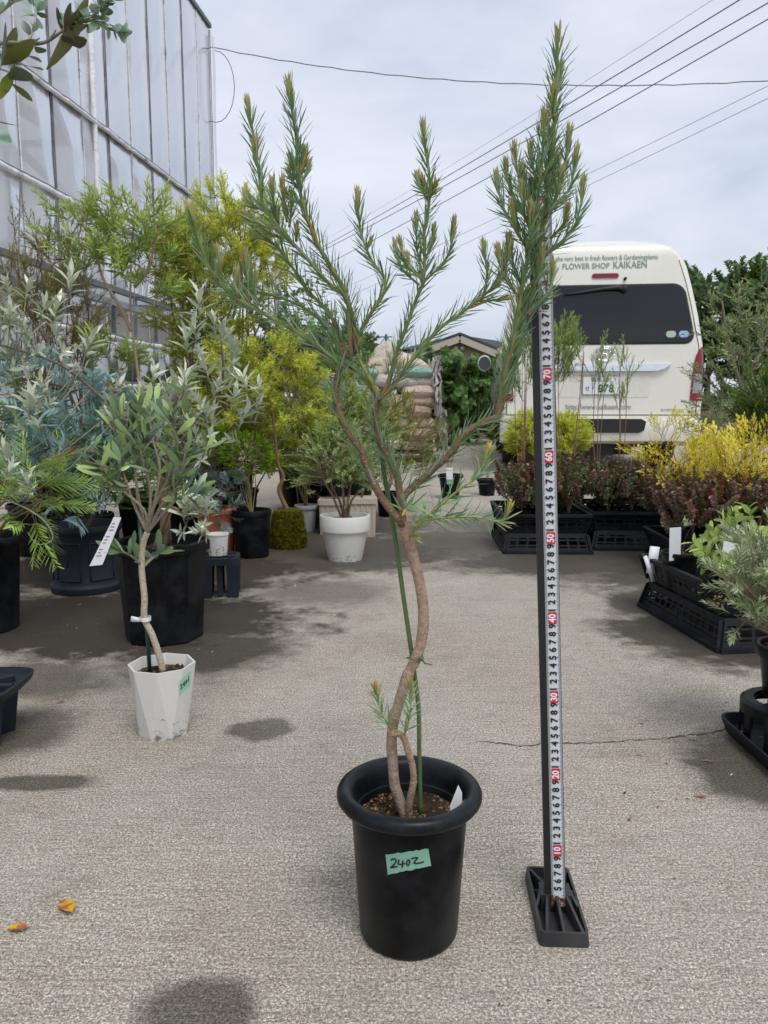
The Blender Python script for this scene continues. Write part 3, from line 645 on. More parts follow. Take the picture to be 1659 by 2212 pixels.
# ---------------------------------------------------------------- sacks on a pallet
def sacks():
    def m_sack(nm, c, c2, band=None):
        q = NT(nm); o = q.obj(); n = q.noise(7, 6, .65); col = q.mix(q.g(n, .35, .7), c, c2)
        if band:
            sep = q.n('ShaderNodeSeparateXYZ', {0: o}); a = q.math('ABSOLUTE', sep.outputs[0])
            m1 = q.math('GREATER_THAN', q.math('ADD', a, q.math('MULTIPLY', n, .06)), .287); col = q.mix(m1, col, band)
        return q.done(q.bsdf(col, .38, .45, nrm=q.bump(q.noise(13, 6, .65, dist=1.6), .9, .035)))
    mats = [m_sack('sack_brown', lin('b39c88'), lin('958271')), m_sack('sack_beige', lin('e0d3c2'), lin('c9baa6')), m_sack('sack_pink_beige', lin('d8c6ba'), lin('bda99b')),
            m_sack('sack_white_green', lin('d8d4cd'), lin('b6b0a6'), lin('7fb3a4')), m_sack('sack_tan_green', lin('b49a80'), lin('93785f'), lin('8ab5a6'))]
    names = ['brown plastic sack', 'beige plastic sack', 'pinkish beige plastic sack', 'white sack with green ends', 'tan sack with green ends']
    meshes = []
    for vi in range(6):
        rnd = random.Random(30+vi); b = MB(); nu, nv = 26, 10; vs = []
        for i in range(nu+1):
            u = -1+2*i/nu; ed = max(0, 1-abs(u)**6)
            th = .075*(ed**.55)+.004; hw_ = .185*(1-.10*(1-ed)+.03*noise.noise((u*2, vi, 0)))
            for j in range(nv*2):
                a = 2*math.pi*j/(nv*2); ca, sa = math.cos(a), math.sin(a)
                sx = math.copysign(abs(ca)**.55, ca); sz = math.copysign(abs(sa)**.85, sa)
                nn = noise.noise((u*4+vi*7, sx*2, sz*2))*.016+noise.noise((u*9, sx*6+vi, sz*3))*.008
                vs.append((u*.30*(1-.04*abs(sx)), sx*(hw_+nn), sz*(th+nn)+.0-.02*(u*u)*(vi % 2)))
        m_ = nv*2; b.add(vs, [(i*m_+j, i*m_+(j+1) % m_, (i+1)*m_+(j+1) % m_, (i+1)*m_+j) for i in range(nu) for j in range(m_)]+[tuple(range(m_-1, -1, -1)), tuple(range(nu*m_, nu*m_+m_))])
        meshes.append(b)
    cache = {}
    rnd = random.Random(9)
    base = GP(858, 985); cx, cy = PT(840, 985, 9.6).x, 9.6
    # pallet
    P = thing('pallet', 'dark green plastic pallet under the stacked sacks', 'pallet', None, (cx, cy, 0)); pm = m_plain('pallet_green', (.02, .055, .05), .6)
    for i in range(6): b = MB(); b.box((0, -.45+.18*i, .115), (1.06, .12, .025)); b.build('deck_board', pm, P, False)
    for x in (-.46, 0, .46): b = MB(); b.box((x, 0, .05), (.1, 1.02, .1)); b.build('runner', pm, P, False)
    def put(x, y, z, rz, mi, vi, sc=(1, 1, 1), tilt=0., grp='sacks stacked on the pallet', lab=None):
        key = (vi, mi)
        if key not in cache: cache[key] = meshes[vi].mesh('sack', mats[mi])
        o = link('sack', cache[key]); o.location = (x, y, z); o.rotation_euler = (tilt, rnd.uniform(-.03, .03), rz); o.scale = sc
        return tag(o, lab or names[mi]+' lying in the tall pallet stack', 'sack', grp+': '+names[mi] if not lab else None)
    order = [1, 1, 2, 0, 2, 2, 3, 4, 0, 3, 4, 3, 3]
    z = .128
    for lay in range(8):
        h = .128 if lay < 5 else .112; z += h/2+.005
        rows = ((-.27, .33), (.27, .33), (-.27, -.33), (.27, -.33)) if lay % 2 == 0 else ((-.34, .27), (.34, .27), (0, -.33), (-.36, -.30), (.36, -.28))
        for k, (x, y) in enumerate(rows):
            mi = order[lay] if rnd.random() < .62 else rnd.choice((0, 1, 2, 3, 4) if lay > 4 else (0, 1, 2))
            long_x = (lay % 2 == 0)
            if lay % 2 == 1 and k == 2: continue
            put(cx+x*.93+rnd.uniform(-.03, .03), cy+y+rnd.uniform(-.03, .03), z+.012, (0 if long_x else math.pi/2)*(1 if k < 4 else 1)+rnd.uniform(-.07, .07), mi, rnd.randrange(6), (1.05, 1.06, 1.02))
        z += h/2-.005
    # two slumped sacks on top
    put(cx-.10, cy-.28, z+.10, .4, 1, 1, (.9, .85, 1.25), .5, lab='plump beige sack slumped upright on top of the stack').rotation_euler = (.2, -.95, .35)
    put(cx+.22, cy-.20, z+.07, -.15, 1, 3, (1, .85, 1.1), .25, lab='beige sack bending over the top of the stack').rotation_euler = (.25, .42, -.25)
    # torn white wrapping hanging down one side
    wr = NT('torn_wrap'); n = wr.noise(11, 5, .7); wrap = wr.done(wr.bsdf(wr.mix(n, lin('cfcac2'), lin('efeeec')), .45, .4, nrm=wr.bump(n, .8, .02)))
    W_ = thing('torn_wrapping', 'torn white plastic wrapping hanging in rags down the sack stack', 'wrapping', None, (cx, cy, 0))
    for k in range(120):
        y = rnd.uniform(-.62, .55); z1 = rnd.uniform(.35, 1.25); b = MB(); vs = []; x0 = rnd.uniform(.54, .64)+.10*math.sin(z1*4)*.5; wd = rnd.uniform(.05, .16)
        for i in range(5):
            for j in range(4):
                vs.append((x0+.05*noise.noise((k*3+i*.7, j*.8, 0))+rnd.uniform(-.025, .025), y+wd*(i/4-.5)+rnd.uniform(-.015, .015), z1-.28*j/3*rnd.uniform(.7, 1.1)))
        b.add(vs, [(i*4+j, i*4+j+1, (i+1)*4+j+1, (i+1)*4+j) for i in range(4) for j in range(3)]); b.build('rag', wrap, W_)
sacks()
# ---------------------------------------------------------------- pots
def ring_prof(prof): return prof
def surf_hit(px, py, c, rfun, out=.0006):
    "where the sight line through (px,py) meets the round pot of radius rfun(z) standing at c"
    o = V3((0, 0, HC)); d = (PT(px, py, 1)-o); t = (c.y-.35)/d.y; 
    for _ in range(4000):
        p = o+d*t; r = math.hypot(p.x-c.x, p.y-c.y)
        if r <= rfun(p.z-c.z): break
        t += .0004
    n = V3((p.x-c.x, p.y-c.y, 0)).normalized(); return p+n*out, n
def soil(parent, c, r, z, n=140, seed=1, pebble=.0045, cols=None, moss=0):
    rnd = random.Random(seed); b = MB(); rings, seg = 6, 24; vs = [(c[0], c[1], z)]; cc = [(.03, .022, .016)]
    for i in range(1, rings+1):
        for j in range(seg):
            a = 2*math.pi*j/seg; rr = r*i/rings; x, y = c[0]+rr*math.cos(a), c[1]+rr*math.sin(a)
            vs.append((x, y, z+r*.10*noise.noise((x*9/r*.1, y*9/r*.1, seed)))); cc.append(jit((.035, .026, .018), rnd, .5))
    fs = [(0, 1+j, 1+(j+1) % seg) for j in range(seg)]+[(1+(i-1)*seg+j, 1+i*seg+j, 1+i*seg+(j+1) % seg, 1+(i-1)*seg+(j+1) % seg) for i in range(1, rings) for j in range(seg)]
    b.add(vs, fs, cols=cc); so = b.build('soil', M['soil'], parent)
    b = MB(); cols = cols or [(.09, .045, .02), (.20, .11, .045), (.04, .028, .02), (.03, .022, .016), (.13, .085, .05)]
    for k in range(n):
        a = rnd.random()*6.283; rr = r*math.sqrt(rnd.random())*.97; s_ = pebble*rnd.uniform(.5, 1.25); x, y = c[0]+rr*math.cos(a), c[1]+rr*math.sin(a)
        col = jit(rnd.choice(cols), rnd, .35); m = Matrix.Rotation(rnd.random()*6, 3, 'Z') @ Matrix.Rotation(rnd.random()*6, 3, 'X')
        P = [m @ V3(p)*s_*rnd.uniform(.75, 1.2)+V3((x, y, z+s_*.4)) for p in ((1, 0, 0), (-1, 0, 0), (0, 1, 0), (0, -1, 0), (0, 0, .8), (0, 0, -.8))]
        b.add(P, [(0, 2, 4), (2, 1, 4), (1, 3, 4), (3, 0, 4), (2, 0, 5), (1, 2, 5), (3, 1, 5), (0, 3, 5)], col)
    if moss:
        for k in range(moss):
            a = 2.2+rnd.random()*1.4; rr = r*rnd.uniform(.45, .95); p = V3((c[0]+rr*math.cos(a), c[1]+rr*math.sin(a), z))
            b.blade(p, (rnd.uniform(-.6, .6), rnd.uniform(-.6, .6), 1), (1, 0, 0), .006, .002, jit((.09, .11, .02), rnd, .4), fold=None)
    g = b.build('gravel', M['soil'], so, False); g['kind'] = 'stuff'
    return so
def round_pot(T, c, rt, rb, h, mat, lip=.006, liph=.02, wall=.003, n=48, nm='pot', soil_at=.88, seed=1, pebble=.004, ph=0., smooth=True, npeb=110):
    b = MB(); ri = rt-wall; zs = h*soil_at; rs = rb+(rt-rb)*soil_at-wall
    prof = [(0, 0), (rb*.96, 0), (rb, .004), (rb+(rt-rb)*(h-liph)/h, h-liph), (rt+lip*.8, h-liph+.001), (rt+lip, h-liph+.004), (rt+lip, h-.004), (rt+lip*.6, h), (ri+.001, h), (ri, h-.004), (rs, zs), (0, zs-.002)]
    b.lathe(prof, n, c, ph=ph); o = b.build(nm, mat, T, smooth, 35)
    soil(T, c, rs-.001, c[2]+zs+.002, npeb, seed, pebble)
    return o

# ---------------------------------------------------------------- main subject: bare-trunked needle-leaved shrub in a black pot
POT = V3(PT(884, 1700, .852)); POT.z = 0
def main_plant():
    T = thing('potted_shrub', 'tall crooked-trunked needle-leaved shrub in a round black pot taped 2402', 'potted plant', None, POT)
    w = lambda p: V3(p)-POT
    H, RT, RB = .1845, .0688, .0585
    rfun = lambda z: RB+(RT-RB)*max(0, min(1, (z-.006)/(H-.026)))
    b = MB(); tr = .0092; rc_ = RT+.0070
    prof = [(0, .002), (RB*.9, 0), (RB-.003, .001), (RB, .006), (RT, H-.02)]
    b.lathe(prof+[(RT+.0005, H-.012)], 96, (0, 0, 0)); pot = b.build('pot', M['black'], T, True, 50); b = MB(); prof = [(RT-.001, H-.02)]
    prof += [(rc_+tr*1.05*math.cos(t), H-.010+tr*math.sin(t)) for t in [R(a) for a in (-140, -110, -80, -50, -20, 10, 40, 65, 90, 115, 140)]]
    prof += [(RT-.0035, H-.008), (RT-.005, H-.022), (RT-.006, H-.030), (RT-.008, H-.031), (RT-.009, H-.044), (0, H-.045)]
    b.lathe(prof, 96, (0, 0, 0)); b.build('rim', m_plastic('dusty_black_plastic', (.006, .007, .009), .36, .35, (.055, .062, .075), 26, .2), pot, True, 50)
    soil(T, (0, 0, 0), RT-.0088, H-.040, 520, 3, .0026, [(.22, .11, .035), (.30, .17, .07), (.10, .055, .03), (.035, .026, .018), (.028, .02, .015), (.16, .10, .05)], 60)
    # tape label with handwriting
    cor = [(833, 1846), (925, 1833), (931, 1870), (838, 1889)]; b = MB(); nu, nv = 14, 6; vs = []; rnd = random.Random(1)
    for i in range(nu+1):
        for j in range(nv+1):
            u, v = i/nu, j/nv; x = (cor[0][0]*(1-u)+cor[1][0]*u)*(1-v)+(cor[3][0]*(1-u)+cor[2][0]*u)*v; y = (cor[0][1]*(1-u)+cor[1][1]*u)*(1-v)+(cor[3][1]*(1-u)+cor[2][1]*u)*v
            if j in (0, nv): y += rnd.uniform(-1.2, 1.2)
            vs.append(w(surf_hit(x, y, POT, rfun, .0005)[0]))
    b.add(vs, [(i*(nv+1)+j, i*(nv+1)+j+1, (i+1)*(nv+1)+j+1, (i+1)*(nv+1)+j) for i in range(nu) for j in range(nv)]); tp = b.build('tape_label', M['tape'], pot)
    b = MB()
    Z = lambda pts: [(1250+x*.4521)*.5486 for x, y in pts]
    def hand(pts):
        pts = [((1250+x/2.212)*.5486, (2900+y/2.212)*.5486) for x, y in pts]; P = []; N = []
        pts = [(p.x, p.y) for p in spline([(a, b_, 0) for a, b_ in pts], 4)]
        for a, b_ in pts: p, n = surf_hit(a, b_, POT, rfun, .0010); P.append(w(p)); N.append(n)
        stroke(b, P, .0017, N)
    hand([(640, 1075), (665, 1062), (685, 1070), (678, 1100), (655, 1125), (640, 1140), (670, 1132), (700, 1130)])
    hand([(712, 1070), (705, 1105), (735, 1108), (765, 1100)]); hand([(745, 1075), (742, 1110), (738, 1140)])
    hand([(795, 1068), (780, 1085), (778, 1110), (790, 1118), (803, 1100), (800, 1078), (790, 1068)])
    hand([(815, 1062), (860, 1050), (870, 1058), (850, 1080), (840, 1100), (880, 1100), (925, 1087)])
    b.build('handwriting', M['ink'], tp, False)
    # white plant tag inside the rim
    b = MB(); Yt = POT.y-.018; P = [w(PT(x, y, Yt+.0)) for x, y in ((990, 1696), (998, 1712), (999, 1742), (973, 1760), (972, 1741))]; P[3].z -= .008; P[2].z -= .01
    b.poly(P, (0, .0008, 0)); b.build('plant_tag', M['white'], T, False)
    # trunk and stems (pixel, depth offset from the pot axis)
    bark0, bark1 = lin('8a6a55'), lin('a0765f')
    def path(pts, dz=0.): return [w(PT(x, y, POT.y+(p[0] if p else dz))) for x, y, *p in pts]
    def limb(nm, pts, r0, r1, c0, c1, n=10, m=5, par=T, dz=0., warts=0):
        P = spline(path(pts, dz), m); k = len(P); b = MB(); rd = rad_lerp(r0, r1, k)
        rd = [r*(1+.09*noise.noise((i*.6, r0*900, 2))) for i, r in enumerate(rd)]
        cols = [tuple(x*(1+.25*noise.noise((i*.5, 7, r0*500))) for x in lerp(c0, c1, i/(k-1))) for i in range(k)]
        b.tube(P, rd, n, cols=cols); rnd = random.Random(int(r0*1e5))
        for q_ in range(warts):     # raised lenticels and leaf-scar rings
            i = rnd.randrange(1, k-1); a = rnd.random()*6.28; t = (P[i+1]-P[i-1]).normalized(); u = t.orthogonal().normalized(); v = t.cross(u); p0 = P[i].lerp(P[i+1], rnd.random())
            sp_ = rnd.uniform(.15, .6); b.tube([p0+(u*math.cos(a+sp_*s_)+v*math.sin(a+sp_*s_))*rd[i]*1.0 for s_ in (-1, 0, 1)], [.0002, .00055, .0002], 4, lin('b49c88'))
        return P, b.build(nm, M['bark'], par)
    tk, tko = limb('trunk', [(876, 1765), (862, 1725), (852, 1690), (848, 1640), (846, 1605), (850, 1560), (863, 1515), (880, 1460), (896, 1428), (910, 1385), (915, 1335), (911, 1285), (900, 1230), (889, 1190), (880, 1160), (870, 1128)], .0062, .0062, lin('9a8b7b'), lin('a08472'), 14, 7, warts=210)
    limb('side_stem', [(882, 1765, -.004), (886, 1725, -.010), (893, 1690, -.012), (891, 1655, -.013), (882, 1625, -.014), (872, 1593, -.014), (858, 1584, -.016), (853, 1583, -.02)], .0042, .0036, lin('93806c'), lin('9a846e'), 12, 6, warts=60)
    b = MB(); c_ = w(PT(852.5, 1583, POT.y-.0212)); b.poly([c_+V3((.0037*math.cos(t), 0, .0037*math.sin(t))) for t in [i*.449 for i in range(14)]], (0, .002, 0), lin('a58f66')); b.build('cut_end', M['bark'], T, False)
    b = MB(); c_ = w(PT(868, 1133, POT.y-.0065)); b.tube([c_+V3((0, .004, 0)), c_+V3((0, -.0015, 0))], [.0045, .003], 10, lin('6d523e')); b.build('pruned_knot', M['bark'], T)
    red_, grn_, brn = lin('8a5848'), lin('6f7434'), lin('80624a')
    stake = spline(path([(909, 1762, .004), (906, 1640, .006), (904, 1530, .008), (891, 1425, .010), (871, 1285, .011), (852, 1150, .013), (836, 1060, .014), (821, 960, .012), (814, 900, .01)]), 4)
    b = MB(); b.tube(stake, .0026, 8); b.build('support_stake', M['stake'], T)
    b = MB(); tp0 = w(PT(903, 1421, POT.y)); b.tube([tp0+V3((-.0075+.0105*math.cos(t)*.9+.004, .0085*math.sin(t), .0012*math.sin(2*t))) for t in [i*.4 for i in range(17)]], .0009, 5)
    b.tube([w(PT(x, y, POT.y-.007)) for x, y in ((905, 1421), (912, 1424), (918, 1433), (934, 1436))], [.0014, .0014, .001, .0006], 5); b.build('tie', M['stake'], T)
    woody = [
     [(866, 1125), (853, 1112), (825, 1076), (804, 1037), (789, 999), (777, 969), (756, 939), (737, 903), (728, 874), (725, 847), (730, 811), (740, 788)],
     [(870, 1130), (868, 1105), (864, 1070, .002), (856, 1020, .004), (840, 990, .004), (825, 962, .004), (816, 925, .003), (811, 892, .002), (819, 865, 0)],
     [(868, 1105), (874, 1070, -.002), (914, 1034, -.006), (944, 1005, -.008), (974, 978, -.01), (1006, 936, -.01), (1039, 915, -.008), (1074, 901, -.006)]]
    for i, pts in enumerate(woody): limb('branch', pts, (.0046, .0045, .0044)[i], (.0036, .0034, .0037)[i], lin('7a6654'), lin('6f5b45'), 10, 5, warts=50)
    # leafy shoots: (points, base radius, leafy from, needle length, tip tuft)
    sh = []
    def add(pts, r=.0016, f0=0., nl=.0155, den=1., tuft=1., young=0.): sh.append((pts, r*1.3, f0, nl*1.42, den*.70, tuft, young))
    # along the woody branches
    add(woody[0], 0, .22, .020, .75, 0); add(woody[1], 0, .25, .020, 1.2, 0); add(woody[2], 0, .16, .018, .95, 0)
    # left crown
    add([(738, 790), (699, 761), (652, 723), (598, 693), (551, 666), (503, 639, -.004), (467, 601, -.01), (443, 556, -.014), (423, 497, -.018), (407, 440, -.02)], .0022, 0, .019, 1.1)
    add([(540, 662), (536, 620), (532, 575), (530, 535)], .0014, .15, .017); add([(515, 645, -.006), (513, 615, -.01), (512, 575, -.012)], .0013, .15, .017); add([(470, 604, -.012), (474, 570, -.016), (467, 526, -.016)], .0012, .2, .016)
    add([(556, 668, .008), (548, 620, .01), (545, 574, .012)], .0013, .2, .017)
    add([(760, 800, .004), (722, 735, .012), (705, 702, .014), (651, 662, .02), (600, 642, .024), (540, 628, .028), (470, 628, .03)], .0018, .1, .019, .9, .6)
    add([(752, 775, .006), (735, 725, .008), (707, 672, .01), (662, 625, .014), (630, 575, .016), (595, 530, .018), (555, 500, .02), (530, 452, .02)], .0018, .1, .016)
    add([(760, 770, -.004), (753, 705, -.004), (749, 648, -.004), (705, 607, -.004), (661, 556, -.004), (610, 500, -.006), (570, 446, -.008), (560, 384, -.01), (554, 330, -.01), (555, 292, -.01)], .0021, .1, .0165)
    add([(556, 345, .004), (549, 300, .006), (540, 248, .008), (531, 204, .008)], .0014, .1, .0155)
    for t, r_ in (((530, 405), (570, 455)), ((521, 445), (600, 495)), ((586, 374), (600, 480)), ((610, 370), (620, 480)), ((631, 403), (625, 490)), ((598, 445), (612, 520)), ((560, 470), (600, 510)), ((640, 470), (640, 520))):
        dz = random.Random(t[0]).uniform(-.03, .03); m = ((t[0]+r_[0])/2+(t[0]-r_[0])*.22, (t[1]+r_[1])/2+8); add([(*r_, dz*.2), (*m, dz*.7), (*t, dz)], .0012, .12, .0145)
    add([(768, 765), (765, 711), (747, 637), (720, 586), (693, 541), (673, 497), (652, 431), (643, 378), (640, 300), (631, 238), (622, 168)], .0024, .08, .018, 1.1)
    for t, r_ in (((664, 308), (645, 385)), ((654, 306), (644, 380)), ((623, 325), (642, 390)), ((670, 338), (648, 400)), ((620, 355), (644, 405)), ((606, 390), (645, 440))):
        dz = random.Random(t[0]+7).uniform(-.025, .025); add([(*r_, 0), ((t[0]*.6+r_[0]*.4), (t[1]*.4+r_[1]*.6), dz*.7), (*t, dz)], .0011, .15, .013)
    add([(768, 760, -.003), (780, 715, -.008), (801, 677, -.012), (828, 634, -.014), (830, 601, -.014), (811, 575, -.014), (791, 538, -.013), (776, 479, -.012), (773, 404, -.012)], .0018, .05, .0165)
    add([(793, 540, -.012), (800, 520, -.016), (801, 500, -.018)], .001, .2, .012); add([(772, 755), (778, 735, -.01), (776, 722, -.012)], .001, .1, .011)
    # linking stems between the two forks
    add([(819, 865), (800, 835), (770, 800), (745, 782)], .0024, .3, .016, .6, 0); add([(819, 865, -.003), (805, 830, -.006), (786, 796, -.006), (770, 765, -.004)], .0024, .3, .016, .6, 0)
    # centre
    add([(819, 866), (830, 845), (843, 812), (861, 750), (880, 700), (900, 644), (913, 611), (917, 561), (917, 495), (927, 439), (927, 380), (917, 313), (913, 255)], .0020, .08, .0155)
    for t, r_, k in (((899, 452), (912, 590), 4), ((851, 513), (905, 615), 12), ((862, 504), (912, 605), 10), ((983, 458), (913, 612), -16), ((938, 474), (918, 560), -4), ((880, 536), (912, 600), 8), ((899, 365), (926, 430), 3), ((910, 368), (926, 430), 0), ((941, 380), (927, 430), -3)):
        dz = random.Random(t[0]+3).uniform(-.03, .03); add([(*r_, 0), (t[0]*.55+r_[0]*.45-k, t[1]*.4+r_[1]*.6, dz*.6), (*t, dz)], .0011, .12, .0135)
    add([(822, 864), (845, 838), (867, 809), (907, 756), (953, 707), (999, 674), (1042, 641), (1075, 608), (1092, 580)], .0022, .08, .017)
    add([(1046, 636), (1052, 590, .004), (1046, 550, .006), (1042, 508, .006)], .0013, .15, .0145); add([(1070, 612), (1090, 570, .004), (1080, 540, .006), (1074, 520, .006)], .0012, .15, .0135); add([(1030, 650), (1070, 648, -.01), (1112, 638, -.014)], .0012, .15, .015, .8, .5)
    add([(1085, 596), (1096, 550, -.01), (1099, 498, -.012)], .0013, .1, .0145)
    # right crown
    add([(1074, 902), (1082, 850), (1092, 800), (1106, 743), (1116, 694), (1126, 628), (1139, 561), (1152, 479), (1163, 413), (1172, 330), (1178, 238)], .0028, .04, .019, 1.2)
    add([(1076, 900, .006), (1094, 840, .008), (1108, 790, .01), (1132, 694, .012), (1152, 628, .014), (1165, 528, .014), (1180, 440, .012), (1192, 330, .008), (1198, 240, .006), (1203, 150, .004), (1206, 55, .004)], .0026, .04, .018, 1.1)
    for t, r_, k in (((1110, 302), (1150, 450), 6), ((1090, 338), (1146, 480), 10), ((1071, 362), (1140, 510), 14), ((1128, 348), (1154, 450), 4), ((1125, 385), (1146, 500), 4), ((1230, 267), (1180, 440), -10), ((1247, 306), (1176, 470), -16), ((1204, 322), (1180, 430), -2), ((1261, 379), (1168, 560), -22), ((1228, 432), (1190, 515), -6),
                     ((1074, 523), (1120, 640), 8), ((1172, 527), (1150, 620), -6), ((1195, 560), (1140, 680), -14), ((1100, 498), (1130, 620), 4), ((1215, 350), (1178, 470), -6), ((1145, 300), (1166, 400), 4), ((1190, 270), (1176, 380), -2), ((1105, 430), (1142, 540), 6), ((1150, 430), (1140, 560), 2), ((1212, 130), (1200, 210), -1), ((1195, 175), (1197, 260), 2)):
        dz = random.Random(t[0]*3+t[1]).uniform(-.045, .045); add([(*r_, dz*.15), (t[0]*.55+r_[0]*.45-k, t[1]*.4+r_[1]*.6, dz*.7), (*t, dz)], .0013, .08, .016, 1.1)
    # low young shoots
    add([(885, 1154), (920, 1118, -.01), (959, 1085, -.018), (992, 1058, -.024), (1021, 1037, -.028), (1042, 1011, -.03), (1056, 960, -.03)], .0015, .03, .020, .75, 1, 1.)
    add([(911, 1124, -.008), (971, 1118, -.022), (1030, 1117, -.032), (1081, 1126, -.04), (1097, 1104, -.042), (1104, 1082, -.042)], .0012, .03, .018, .85, 1, 1.); add([(884, 1156, -.004), (896, 1160, -.012), (912, 1158, -.018)], .0009, .05, .013, 1, .3, 1.)
    add([(853, 1583, -.018), (836, 1560, -.022), (821, 1530, -.024), (813, 1495, -.024), (809, 1470, -.024)], .0011, .04, .015, .9, 1, 1.); add([(873, 1588, -.016), (882, 1560, -.02), (887, 1525, -.022), (888, 1490, -.022), (886, 1460, -.022)], .0011, .04, .015, .9, 1, 1.)
    add([(868, 1108), (880, 1095, -.02), (900, 1092, -.03)], .0006, .1, .017, .8, 0, 1.)
    g0, g1, g2 = lin('52735a'), lin('7a9866'), lin('93a898'); tipc, tip2 = lin('8a9450'), lin('9a7a66'); yg = lin('6f9a62'); yel = lin('a89a3a')
    def needle(b, p, d, up, L_, W_, c0, c1, cu): b.blade(p, d, up, L_, W_, c0, c1, ((0, .45), (.25, 1), (.7, .9), (1, 0)), cu, .35)
    for si, (pts, r, f0, nl, den, tuft, young) in enumerate(sh):
        rnd = random.Random(100+si); P = spline(path(pts), 6); cut = .013 if tuft else 0.
        while cut > 0 and len(P) > 5:
            sg = (P[-1]-P[-2]).length
            if sg <= cut: P.pop(); cut -= sg
            else: P[-1] = P[-1].lerp(P[-2], cut/sg); cut = 0
        k = len(P); ln = sum((P[i+1]-P[i]).length for i in range(k-1)); cum = [0]
        for i in range(k-1): cum.append(cum[-1]+(P[i+1]-P[i]).length)
        if r > 0:
            b = MB(); cols = []
            for i in range(k):
                t = cum[i]/ln; c = lerp(lin('75604a'), lin('858a4c'), min(1, t*2.4)) if r > .0015 else lerp(lin('84894c'), lin('7f9a58'), t)
                if young: c = lerp(lin('9d8f52'), lin('9fae6a'), t)
                if si % 4 == 1 and t < .4: c = lerp(lin('94685c'), c, t/.4)
                cols.append(c)
            b.tube(P, rad_lerp(r, r*.42, k), 7, cols=cols); par = b.build('shoot', M['twig'], T)
        else: par = T
        b = MB(); step = .00105/den*(1.25 if young else 1.); s_ = f0*ln; phi = rnd.random()*6
        while s_ < ln:
            i = 0
            while i < k-2 and cum[i+1] < s_: i += 1
            tt = (s_-cum[i])/max(1e-6, cum[i+1]-cum[i]); p = P[i].lerp(P[i+1], tt); ax = (P[i+1]-P[i]).normalized()
            phi += 2.4+rnd.uniform(-.35, .35); u = ax.orthogonal().normalized(); v = ax.cross(u); o = u*math.cos(phi)+v*math.sin(phi)
            rem = ln-s_; end = max(0, 1-rem/(.026 if tuft else .001)) if tuft else 0
            ang = R(rnd.uniform(28, 54))*(1-.72*end) if not young else R(rnd.uniform(38, 62))*(1-.7*end)
            d = ax*math.cos(ang)+o*math.sin(ang)+V3((0, 0, .15)); L_ = nl*rnd.uniform(.75, 1.2)*(1-.30*end)
            base = lerp(g0, g1, rnd.random()) if rnd.random() < .8 else g2
            if young: base = lerp(lin('4d8262'), lin('83a873'), rnd.random())
            tc_ = lerp(base, g1, .5)
            if end > .25:
                base = lerp(base, lin('8fa45c'), min(1, (end-.25)*1.3)); tc_ = lerp(lin('93a868'), lin('b8a282'), rnd.random())
            elif rnd.random() < .12: tc_ = lerp(base, lin('6a5a5c'), .5)
            if rnd.random() < .006: base = tc_ = lin('c08a2c')
            base = jit(base, rnd, .2)
            needle(b, p+o*(r or .003)*.8, d, ax, L_, .0020*rnd.uniform(.8, 1.15)*(1.15 if young else 1), base, tc_, rnd.uniform(-.18, .10) if not young else rnd.uniform(-.1, .35))
            s_ += step*(1-.55*end)*rnd.uniform(.7, 1.3)
        if tuft:
            ax = (P[-1]-P[-3]).normalized()
            for q_ in range(int(20*tuft)):
                u = ax.orthogonal().normalized(); v = ax.cross(u); a = rnd.random()*6.28; an = R(rnd.uniform(2, 20)); o = u*math.cos(a)+v*math.sin(a)
                needle(b, P[-1]-ax*rnd.uniform(0, .006), ax*math.cos(an)+o*math.sin(an), ax, nl*rnd.uniform(.5, .8), .0018, lerp(lin('a3b06a'), lin('8fa862'), rnd.random()), lerp(lin('a8a86a'), lin('cba292'), rnd.random()) if young < 1 else lerp(lin('cf8660'), lin('c9bb62'), rnd.random()), rnd.uniform(-.1, .1))
        n_ = b.build('needles', M['needle'], par, True); n_['kind'] = 'stuff'
main_plant()

